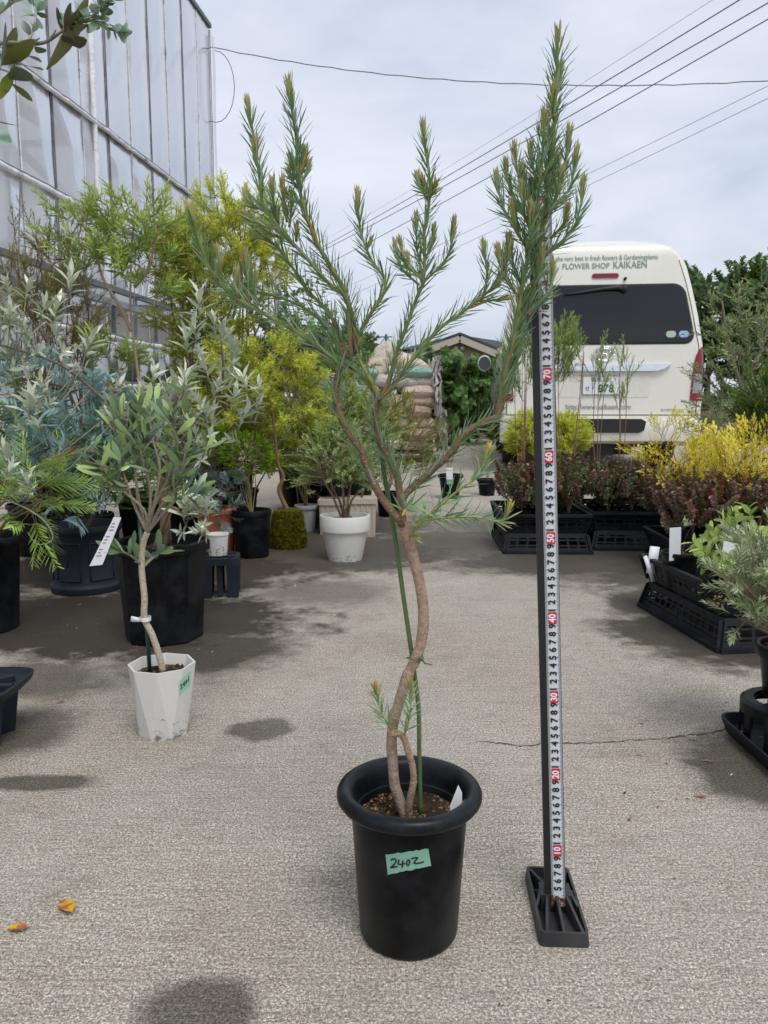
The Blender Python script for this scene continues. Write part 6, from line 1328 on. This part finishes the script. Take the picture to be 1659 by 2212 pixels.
def seedlings(c, yaw, z0, nx_, ny_, sx, sy, hpot, hgt, rpot, key, label, group, seed, nsp=15, wide=.09, skip=()):
    r = random.Random(seed); m = Matrix.Rotation(yaw, 3, 'Z'); pm = None
    for i in range(nx_):
        for j in range(ny_):
            if (i, j) in skip: continue
            p = V3(c)+m @ V3((sx*(i-(nx_-1)/2), sy*(j-(ny_-1)/2), 0)); p.z = z0
            T = thing('potted_seedling', label, 'seedling', group, p, r.random()*6)
            b = MB(); b.lathe([(0, 0), (rpot*.75, 0), (rpot*.97, hpot-.008), (rpot, hpot-.008), (rpot, hpot), (rpot-.003, hpot), (rpot-.006, hpot*.85), (0, hpot*.85)], 24); b.build('pot', M['black'], T, True, 35)
            b = MB(); tips = []
            for s_ in range(4):
                d = V3((r.uniform(-1, 1)*wide, r.uniform(-1, 1)*wide, hgt*r.uniform(.75, 1.05))); P = spline([(0, 0, hpot*.85), V3((d.x*.3, d.y*.3, hpot+d.z*.35)), V3((d.x*.8, d.y*.8, hpot+d.z*.75)), V3((d.x, d.y, hpot+d.z))], 4); b.tube(P, rad_lerp(.0022, .001, len(P)), 5, lin('6b5242')); tips += P[4:]
            for s_ in range(nsp):
                t = r.choice(tips); o = V3((r.gauss(0, 1)*wide*.6, r.gauss(0, 1)*wide*.6, r.uniform(-.06, .0))); p2 = t+o; p2.z = max(hpot+.02, p2.z); b.tube([t, p2], [.0009, .0007], 3, lin('6b5242'))
                link('sprig', r.choice(key), T, along(p2, V3((o.x*9, o.y*9, .8+r.uniform(-.3, .3))), r.random()*6.28, r.uniform(.8, 1.25)))
            b.build('stems', M['twig'], T)
def right_side():
    ch = .085
    g = GP(1188, 1197); c1 = V3((g.x, g.y+.25, 0)); y1 = R(-2)
    crate('upturned black crate under the red-leaved seedlings beside the ruler', c1, y1, .37, .5, ch, True, cols=(8, 10), rows=3); crate('black crate of red-leaved seedlings stacked beside the ruler', c1+V3((-.005, .01, ch+.003)), y1, .37, .5, ch, False, cols=(8, 10), rows=3)
    seedlings(c1, y1, ch+.012, 3, 3, .105, .145, .075, .17, .045, SP['red']+SP['redgreen'], 'bushy red-tinged seedling in the crate beside the ruler', 'seedlings in the crate beside the ruler', 201, 34, .06)
    g = GP(1372, 1190); c2 = V3((g.x+.02, g.y+.25, 0)); y2 = R(-4)
    crate('upturned black crate under the darker red seedlings behind the van bumper', c2, y2, .37, .5, ch, True, cols=(8, 10), rows=3); crate('black crate of dark red seedlings in line with the van number plate', c2+V3((-.005, .01, ch+.003)), y2, .37, .5, ch, False, cols=(8, 10), rows=3)
    seedlings(c2, y2, ch+.012, 3, 3, .105, .145, .075, .16, .045, SP['red'][:3]+SP['redgreen'], 'bushy red-tinged seedling in the crate in line with the number plate', 'seedlings in the crate in line with the number plate', 202, 34, .06)
    c3 = V3((PT(1600, 1200, 2.92).x, 2.92, 0)); y3 = R(-3)
    crate('upturned black crate under the wide bed of reddish seedlings', c3, y3, .62, .42, .07, True, cols=(14, 9), rows=2); crate('wide black crate of reddish seedlings beside the labelled clematis pots', c3+V3((0, 0, .073)), y3, .62, .42, .07, False, cols=(14, 9), rows=2)
    seedlings(c3, y3, .085, 5, 3, .115, .125, .07, .17, .045, SP['red'], 'reddish small-leaved seedling in the wide crate', 'seedlings in the wide crate', 203, 32, .06)
    # tall wispy whips in front of the van
    for i, (px, Y, top, wdt, n, lab) in enumerate(((1128, 3.75, 800, 30, 60, 'wispy green whip-stemmed shrub behind the ruler pole'), (1175, 3.7, 800, 25, 44, 'narrow whip-stemmed shrub half hidden by the ruler'), (1222, 3.7, 770, 34, 90, 'tallest wispy green whip-stemmed shrub in front of the van'), (1292, 3.75, 815, 14, 15, 'slim whip-stemmed shrub in front of the number plate'), (1342, 3.75, 830, 15, 18, 'thinnest forked whip-stemmed shrub beside the number plate'))):
        b0 = gbase(px, Y); T = thing('whip_stemmed_shrub', lab, 'shrub', None, b0); r = random.Random(300+i); k = Y/FPX
        st = []
        for s_ in range(3 if n < 30 else 5):
            dx = r.uniform(-1, 1)*wdt*k; st.append([b0+V3((r.uniform(-.01, .01), 0, .06)), b0+V3((dx*.25, r.uniform(-.02, .02), .28)), b0+V3((dx*.6, r.uniform(-.04, .04), .5)), V3((b0.x+dx, Y, PT(px, top-r.uniform(0, 40), Y).z))])
        foliage(T, b0, [(px, top+5, Y, wdt, 62, .06)], SP['tam'], n, 310+i, sr=.0032, scol=lin('866a5a'), nst=1, upb=2., out=.2, org=b0, stems=st, smin=.7, smax=1.15, tw=.0010); nursery_pot(T, .05, .09, seed=i)
    for i, (px, lab) in enumerate(((1145, 'rounded golden-yellow conifer mound behind the ruler pole'), (1222, 'rounded golden-yellow conifer mound under the tallest whip-stemmed shrub'))):
        Y = 4.3; T = ground_plant('golden_conifer', lab, 'conifer', gbase(px, Y), [(px, 950, Y, 27, 32, .09)], SP['yellow'], 170, 320+i, sr=.005, scol=lin('7a6440'), nst=4, upb=.8, out=1.5, smin=.6, smax=.9); nursery_pot(T, .08, .14, seed=20+i)
    Y = 3.15; T = ground_plant('golden_conifer', 'sprawling golden thread-leaved conifer beside the wide crate of seedlings', 'conifer', gbase(1575, Y), [(1600, 1015, Y, 75, 38, .2), (1645, 985, Y, 45, 34, .18), (1535, 1030, Y, 55, 35, .18), (1480, 1030, Y, 50, 35, .14), (1440, 985, Y, 45, 45, .1), (1580, 1045, Y-.05, 90, 30, .2)], 'gold', 240, 330, sr=.006, scol=lin('8a6236'), nst=3, upb=.8, out=.8, smin=.8, smax=1.25, nm='spray'); nursery_pot(T, .12, .2, seed=30)
    # olive and conifers at the edge
    Y = 3.9; b0 = gbase(1612, Y); tr = [b0, PT(1612, 960, Y), PT(1612, 880, Y), PT(1610, 850, Y), PT(1625, 800, Y), PT(1650, 740, Y), PT(1670, 660, Y)]; tr2 = [PT(1611, 860, Y), PT(1590, 800, Y), PT(1570, 720, Y), PT(1560, 650, Y)]
    T = thing('olive_tree', 'young olive tree with sparse grey-green leaves beyond the golden conifer', 'tree', None, b0)
    foliage(T, b0, [(1610, 720, Y, 60, 70, .2), (1570, 800, Y, 45, 60, .18), (1650, 800, Y, 50, 80, .2), (1560, 690, Y, 30, 50, .14), (1600, 890, Y, 60, 40, .18), (1545, 900, Y-.1, 30, 40, .12), (1660, 650, Y, 40, 60, .15)], 'oliveT', 210, 340, sr=.012, scol=lin('8f8473'), nst=2, upb=.6, out=.6, org=b0, stems=[tr, tr2], smin=.6, smax=1.0); nursery_pot(T, .16, .3, seed=31)
    T = ground_plant('conifer_bush', 'feathery green conifer at the foot of the olive tree', 'shrub', gbase(1665, 3.6), [(1655, 890, 3.6, 35, 70, .14), (1635, 930, 3.6, 30, 40, .12)], SP['darkcon'], 160, 341, sr=.006, scol=lin('5f5a35'), nst=3, upb=.9, out=.8, smin=1.4, smax=2.2); nursery_pot(T, .13, .22, seed=32)
    T = ground_plant('olive_shoots', 'low grey-leaved olive shoots beside the van rear wheel', 'shrub', gbase(1535, 5.2), [(1530, 935, 5.2, 30, 35, .14)], 'oliveT', 26, 342, sr=.005, scol=lin('8f8473'), nst=3, smin=.8, smax=1.1); nursery_pot(T, .1, .2, seed=33)
    for i, (px, py, Y, rx, ry, n, lab) in enumerate(((1600, 690, 21, 85, 100, 300, 'large dark green tree rising behind the olive tree'), (1500, 650, 24, 32, 55, 70, 'dark tree partly hidden by the van roof corner'))):
        ground_plant('broadleaf_tree', lab, 'tree', gbase(px, Y), [(px, py, Y, rx, ry*.8, 1.2), (px+rx*.6, py-ry*.3, Y, rx*.6, ry*.6, 1.2), (px-rx*.5, py+ry*.6, Y, rx*.5, ry*.5, 1.), (px+rx*.3, py+ry*.8, Y, rx*.7, ry*.5, 1.)], 'tree', n, 350+i, sr=.12, scol=(.05, .04, .03), nst=2, upb=.3, out=.8, tw=.02, smin=.9, smax=1.5)
    ground_plant('roadside_bushes', 'low green bushes growing beyond the low concrete wall', 'bush', gbase(1560, 14.6), [(1540, 872, 14.6, 50, 16, .6), (1620, 868, 14.6, 50, 22, .6), (1680, 860, 14.6, 50, 30, .6)], 'vine', 160, 360, sr=.02, scol=(.06, .05, .03), nst=3, upb=.3, out=.8, tw=.006, smin=.5, smax=.8)
    # two small potted seedlings on the open concrete
    T, c, rt, rb, h = potted('potted_seedling', 'small pine-like seedling in a black pot with a white tag on the open concrete', 'seedling', (946, 1000, 1078, 1024), 'black', [(966, 945, 0, 26, 36, .06)], 'pine', 42, 370, sr=.003, scol=lin('7a6f50'), nst=3, upb=1., out=.8, tb=.72, smin=.7, smax=1.1)
    b = MB(); P = [PT(x, y, c.y-rt-.012)-c for x, y in ((964, 1010), (978, 1010), (978, 1036), (964, 1036))]; b.poly(P, (0, .001, 0)); b.build('plant_tag', M['white'], T, False); b = MB(); P = [PT(x, y, c.y-rt-.012)-c for x, y in ((965, 1037), (979, 1037), (979, 1046), (965, 1046))]; b.poly(P, (0, .001, 0)); b.build('tape_label', M['tape'], T, False)
    potted('potted_seedling', 'thin open seedling in a plain black pot beside the seedling crates', 'seedling', (1030, 1074, 1072, 1034), 'black', [(1050, 960, 0, 26, 50, .06)], SP['pine']+SP['small'][:2], 30, 371, sr=.0025, scol=lin('7a6f50'), nst=3, upb=1., out=.6, tb=.8, smin=.7, smax=1.1)
    # labelled clematis tray in the right foreground
    A, B = GP(1384, 1310), GP(1553, 1410); d = (B-A); yaw = math.atan2(d.y, d.x)+math.pi/2; W_, L_ = .36, d.length*1.02
    ex = V3((math.cos(yaw), math.sin(yaw), 0)); mid = (A+B)/2; c = mid+ex*W_/2; c.z = 0; hh = .083
    crate('upturned black lattice crate carrying the labelled clematis pots', c, yaw, W_, L_, hh, True, cols=(8, 13), rows=3); crate('tilted black lattice tray holding the labelled clematis pots', c+V3((.006, .02, hh+.004)), yaw, W_, L_, .078, False, cols=(8, 13), rows=3)
    spots = [(1470, 1180, 'single yellow leaf', .17), (1560, 1235, 'bright green leaf tuft', .10), (1560, 1180, 'pale shoot', .22), (1625, 1190, 'tall white tag', .2)]
    for i, (px, py, what, dd) in enumerate(spots):
        Yp = (2.25, 2.02, 2.3, 2.14)[i]; p = PT(px, py, Yp); z0 = hh+.014; p.z = z0; T = thing('potted_clematis', ('black pot with a tall white tag and one yellowing leaf', 'black pot with a bright green clematis tuft and white tag', 'black pot with pale clematis shoots in the tray', 'black pot with a printed clematis tag behind the lavender')[i], 'potted plant', None, p)
        round_pot(T, (0, 0, 0), .052, .04, .105, M['black'], .003, .012, .0025, 36, seed=40+i, npeb=40)
        tags = ((( -.03, -.045), (.05, .115)),) if i != 3 else (((-.02, -.03), (.05, .12)),)
        b = MB(); x0 = (-.045, -.02, .0, .0)[i]; b.box((x0+.012, -.043, .105+.03), (.033, .001, .10), Matrix.Rotation(R(6), 3, 'X') @ Matrix.Rotation(R((-4, 3, 6, -8)[i]), 3, 'Y')); b.build('plant_tag', M['white'], T, False)
        if i == 3:
            b = MB(); b.box((-.035, -.05, .125), (.05, .001, .07), Matrix.Rotation(R(8), 3, 'X')); o = b.build('printed_tag', m_plain('tag_photo', (.40, .47, .50), .4, 0, .5, .7, 90), T, False)
            b = MB(); b.box((-.035, -.0555, .152), (.05, .0006, .017), Matrix.Rotation(R(8), 3, 'X')); b.build('tag_header', M['white'], o, False)
            b = MB(); letters(b, 'CLEMATIS', (-.035, -.0575, .154), V3((1, 0, 0)), V3((0, .14, .99)), .0095, .01); letters(b, 'クレマチス', (-.035, -.0563, .147), V3((1, 0, 0)), V3((0, .14, .99)), .006); b.build('tag_lettering', m_plain('tag_green_ink', (.08, .14, .09), .6), o, False)
        if i: foliage(T, p+V3((0, 0, .095)), [(px, py-20+(10 if i == 1 else -10), Yp, 34, 26, .04)], SP['clem'], (5, 9, 6, 5)[i], 380+i, sr=.0015, scol=lin('9a7a4a'), org=p, nst=2, smin=.7, smax=1.1)
        else: foliage(T, p+V3((0, 0, .095)), [(1492, 1136, Yp, 6, 4, .01)], [SP['clem'][0]], 1, 380, sr=.001, scol=lin('7a4a3a'), org=p, nst=1, smin=.35, smax=.4)
    for px, py, Yp, tl in ((1411, 1196, 2.33, 6), (1403, 1215, 2.3, -20), (1650, 1175, 2.1, 4)):
        p = PT(px, py, Yp); b = MB(); b.box(p-V3((0, 0, .02)), (.03 if tl > 0 else .012, .001, .085), Matrix.Rotation(R(tl), 3, 'Y')); o = b.build('plant_tag', M['white']); tag(o, {6: 'square white plant tag at the tray corner', -20: 'narrow cream plant tag slanting in the tray corner', 4: 'upright white plant tag beside the lavender'}[tl], 'tag')
    # lavender on a ring stand in a square saucer
    sc = V3((.655+.15, 1.30, 0)); T = thing('saucer', 'square black plastic saucer with rounded corners and soil specks', 'saucer', None, sc, R(1))
    def rr(hx, r, n=5): return [(sx*(hx-r)+r*math.cos(R(a0+90*k/n)), sy*(hx-r)+r*math.sin(R(a0+90*k/n))) for sx, sy, a0 in ((1, 1, 0), (-1, 1, 90), (-1, -1, 180), (1, -1, 270)) for k in range(n+1)]
    b = MB(); lv = [(.135, 0), (.143, .006), (.150, .028), (.150, .031), (.146, .031), (.140, .010), (.132, .006)]; vs = []
    for hx, z in lv: vs += [(x, y, z) for x, y in rr(hx, .03)]
    n = 24; b.add(vs, [(i*n+j, i*n+(j+1) % n, (i+1)*n+(j+1) % n, (i+1)*n+j) for i in range(len(lv)-1) for j in range(n)]+[tuple(range((len(lv)-1)*n, len(lv)*n)), tuple(range(n-1, -1, -1))]); b.build('dish', M['crate'], T, True, 40)
    r = random.Random(3); b = MB()
    for i in range(90): p = V3((r.uniform(-.12, .12), r.uniform(-.12, .12), .0085)); b.box(p, (.004*r.random()+.001, .006*r.random()+.001, .002), Matrix.Rotation(r.random()*6, 3, 'Z'), jit((.12, .09, .06), r, .6))
    b.build('soil_specks', M['soil'], T, False)['kind'] = 'stuff'
    st = V3((PT(1700, 1500, 1.36).x, 1.36, .0065)); hS = PT(1650, 1512, 1.36).z-.0065; T = thing('ring_stand', 'black ring-topped pot stand standing in the square saucer', 'plant stand', None, st); rs = .075
    b = MB(); b.lathe([(rs-.022, hS-.004), (rs-.02, hS), (rs-.004, hS), (rs+.003, hS-.005), (rs+.003, hS-.024), (rs-.002, hS-.026), (rs-.004, hS-.01), (rs-.022, hS-.008), (rs-.022, hS-.004)], 40); b.build('ring', M['black'], T, True, 35)
    for k in range(10): a = R(36*k+8); b = MB(); b.box((rs*math.cos(a), rs*math.sin(a), (hS-.01)/2), (.004, .017, hS-.01), Matrix.Rotation(a, 3, 'Z')); b.build('leg', M['black'], T, False)
    for k in range(4): a = R(90*k+20); b = MB(); b.bar((0, 0, hS-.006), ((rs-.018)*math.cos(a), (rs-.018)*math.sin(a), hS-.006), .013, .006); b.build('spoke', M['black'], T, False)
    pc = V3((st.x+.018, st.y+.01, hS+.0075)); T = thing('potted_lavender', 'grey-green lavender bush in a black pot raised on the ring stand', 'potted plant', None, pc)
    hP = PT(1650, 1395, pc.y).z-pc.z; round_pot(T, (0, 0, 0), .064, .052, hP, M['black'], .006, .02, .003, 40, seed=51)
    Y = pc.y; foliage(T, pc+V3((0, 0, hP*.9)), [(1675, 1300, Y+.0, 60, 65, .08), (1650, 1230, Y-.02, 42, 50, .06), (1690, 1220, Y, 60, 60, .08), (1605, 1340, Y-.03, 28, 26, .04), (1740, 1280, Y, 80, 90, .09), (1580, 1250, Y-.02, 20, 28, .03), (1625, 1180, Y-.02, 20, 30, .03)], 'lav', 200, 390, sr=.003, scol=lin('8d7a66'), nst=5, upb=.6, out=.9, org=pc, smin=.75, smax=1.15, tw=.0011)
    b = MB(); 
    for i in range(60): d = in_ball(r, .5); b.blade(PT(1552, 1298, Y-.06)-pc+V3((d.x*.016, d.y*.006, d.z*.006)), d+V3((.4, 0, 0)), (0, 0, 1), .006, .004, jit(lin('7d5f55'), r, .3), fold=None)
    b.build('dry_flower_head', M['leaf'], T)['kind'] = 'stuff'
right_side()

# ---------------------------------------------------------------- overhanging branch, fallen leaves
def overhang():
    c = V3((-.95, 1.05, 0)); T = thing('potted_tree', 'tall silver-backed leathery-leaved tree whose branch hangs over the yard', 'potted plant', None, c); w = lambda p: V3(p)-c
    round_pot(T, (0, 0, 0), .14, .11, .26, M['black'], .008, .03, .004, 40, seed=61, npeb=60)
    Y = .95; tr = spline([c+V3((0, 0, .23)), c+V3((.01, -.02, .6)), V3((-.85, 1.0, .95)), PT(-180, 150, Y), PT(-100, 110, Y)], 6); b = MB(); b.tube([w(p) for p in tr], rad_lerp(.012, .005, len(tr)), 9, lin('7d766a'))
    br = [[(-100, 110, 0), (-40, 100, 0), (10, 92, 0), (60, 95, 0), (100, 90, 0), (135, 66, .0), (160, 50, .0), (200, 35, .01)], [(100, 90, 0), (113, 78, -.004), (120, 64, -.006)], [(-100, 110, 0), (-30, 140, .02), (5, 150, .02), (30, 160, .02)], [(60, 95, 0), (75, 50, .03), (80, 0, .05), (90, -40, .05)], [(200, 35, .01), (225, 50, .015), (250, 65, .02), (265, 72, .02)], [(200, 35, .01), (225, 10, .02), (245, -15, .02)], [(-100, 110, 0), (-40, 60, -.02), (10, 20, -.03), (60, -20, -.03)], [(-100, 110, 0), (-60, 200, .0), (-30, 260, 0), (-5, 285, 0)]]
    PP = []
    for i, pts in enumerate(br):
        P = spline([PT(x, y, Y+d) for x, y, d in pts], 4); b.tube([w(p) for p in P], rad_lerp(.0032 if i in (0,) else .0018, .0010, len(P)), 7, lin('a09a90') if i else lin('8f8a80')); PP.append(P)
    b.build('branches', M['bark'], T)
    cols = [(lin('5a5a32'), lin('6d6b3c')), (lin('34443a'), lin('4a5a48')), (lin('7c9a86'), lin('9db5a2')), (lin('2b2624'), lin('4a3a30')), (lin('8d9440'), lin('6d7a3a'))]; lv = []
    for c0, c1 in cols:
        q = MB(); q.blade((0, 0, 0), (0, 0, 1), (0, 1, 0), 1., .32, c0, c1, ((0, .08), (.15, .5), (.4, .95), (.62, 1), (.85, .65), (.95, .3), (1, 0)), .08, .12); lv.append(q.mesh('leaf', M['glossy' if c0[0] < .2 else 'silver']))
    k = Y/FPX*1.0; r = random.Random(17)
    # leaf: from, to, colour, width factor
    big = [((100, 150), (205, 0), 0, 1.0), ((3, 142), (40, 60), 0, 1.), ((0, 152), (18, 50), 1, .8), ((5, 140), (75, 90), 0, 1.15), ((20, 170), (70, 150), 1, 1.5), ((0, 215), (25, 152), 4, 1.3), ((25, 180), (70, 216), 0, .95), ((-20, 255), (42, 278), 0, 1.), ((0, 190), (18, 200), 1, 1.3), ((30, 130), (85, 160), 1, 1.2), ((60, 120), (90, 130), 1, 1.8), ((75, 100), (100, 118), 1, 1.6), ((30, 110), (45, 85), 2, 1.2),
           ((140, 72), (165, 20), 3, 1.), ((140, 70), (150, 5), 3, .9), ((138, 74), (120, 15), 3, .9), ((145, 75), (170, 90), 3, 1.8), ((140, 80), (150, 88), 3, 2.), ((160, 55), (190, 70), 3, 1.2), ((165, 50), (215, 42), 3, .8), ((150, 75), (145, 35), 4, 1.4), ((170, 45), (200, 20), 1, 1.1), ((-10, 310), (8, 290), 2, 1.4), ((-12, 312), (6, 305), 2, 1.3)]
    for (x0, y0), (x1, y1), ci, wf in big:
        a, e_ = PT(x0, y0, Y-.01+r.uniform(-.02, .02)), PT(x1, y1, Y+r.uniform(-.04, .02)); d = e_-a; m = along(w(a), d, r.choice((0, math.pi))+r.uniform(-.6, .6)+math.pi*0, d.length); m = m @ Matrix.Diagonal((wf, wf, 1, 1)); link('leaf', lv[ci], T, m)
    for P in PP[3:6]+[PP[0][-8:]]+[PP[6]]:
        for i in range(24):
            t = r.random(); j = min(len(P)-2, int(t*(len(P)-1))); p = P[j].lerp(P[j+1], r.random()); d = V3((r.uniform(-1, 1), r.uniform(-.8, .3), r.uniform(-.8, .8)))+(P[j+1]-P[j]).normalized()*.7
            m = along(w(p), d, r.random()*6.28, r.uniform(.012, .021)) @ Matrix.Diagonal((1.5, 1.5, 1, 1)); link('leaf', lv[2 if r.random() < .75 else 1], T, m)
overhang()
def litter():
    r = random.Random(23)
    q = NT('autumn_leaf'); n = q.noise(70, 3, .6); autumn = q.done(q.bsdf(q.ramp(n, (.42, lin('c9a51e')), (.52, lin('b5642e')), (.62, lin('8a5a55'))), .5, .4))
    for a, e_, lab in (((133, 1951), (157, 1982), 'fallen oval leaf mottled yellow and brown, lying lengthwise on the concrete'), ((17, 2010), (62, 2014), 'fallen oval leaf, bright yellow turning rust, lying crosswise')):
        A, B = GP(*a), GP(*e_); d = B-A; b = MB(); b.blade(A+V3((0, 0, .003)), d+V3((0, 0, .003)), (0, 0, 1), d.length, d.length*.5, (1, 1, 1), None, ((0, .2), (.2, .75), (.5, 1), (.8, .7), (1, 0)), -.03, .35); o = b.build('fallen_leaf', autumn); tag(o, lab, 'leaf')
    for i, (px, py, lab) in enumerate(((120, 1520, 'small dry tan leaf on the damp concrete'), (1516, 1645, 'curled brown dead leaf beside the square saucer'), (1500, 1722, 'small dark dead leaf on the concrete near the saucer'))):
        A = GP(px, py); d = V3((r.uniform(-1, 1), r.uniform(-.3, .3), 0)).normalized(); b = MB(); b.blade(A+V3((0, 0, .002)), d, (0, 0, 1), .022, .006, lin('9c7a5c'), lin('7d5a44'), curl=-.1, fold=.5); o = b.build('fallen_leaf', M['leaf']); tag(o, lab, 'leaf')
    b = MB()
    for i in range(240):
        zone = r.random()
        px, py = (r.uniform(40, 480), r.uniform(1180, 1440)) if zone < .5 else (r.uniform(1300, 1659), r.uniform(1300, 1780)) if zone < .7 else (r.uniform(500, 900), r.uniform(1180, 1300)) if zone < .8 else (r.uniform(0, 1659), r.uniform(1450, 2200))
        p = GP(px, py)+V3((0, 0, .0012)); s_ = r.uniform(.0015, .006)*(1 if zone < .8 else .5); b.blade(p, (r.uniform(-1, 1), r.uniform(-1, 1), .1), (0, 0, 1), s_*2, s_*.7, jit(r.choice((lin('a58a62'), lin('6d5340'), lin('3c332c'), lin('c2b294'))), r, .3), fold=None)
    o = b.build('leaf_litter', M['soil'], None, False); tag(o, 'tiny scattered bits of dry leaf and grit on the concrete', 'litter', kind='stuff')
litter()
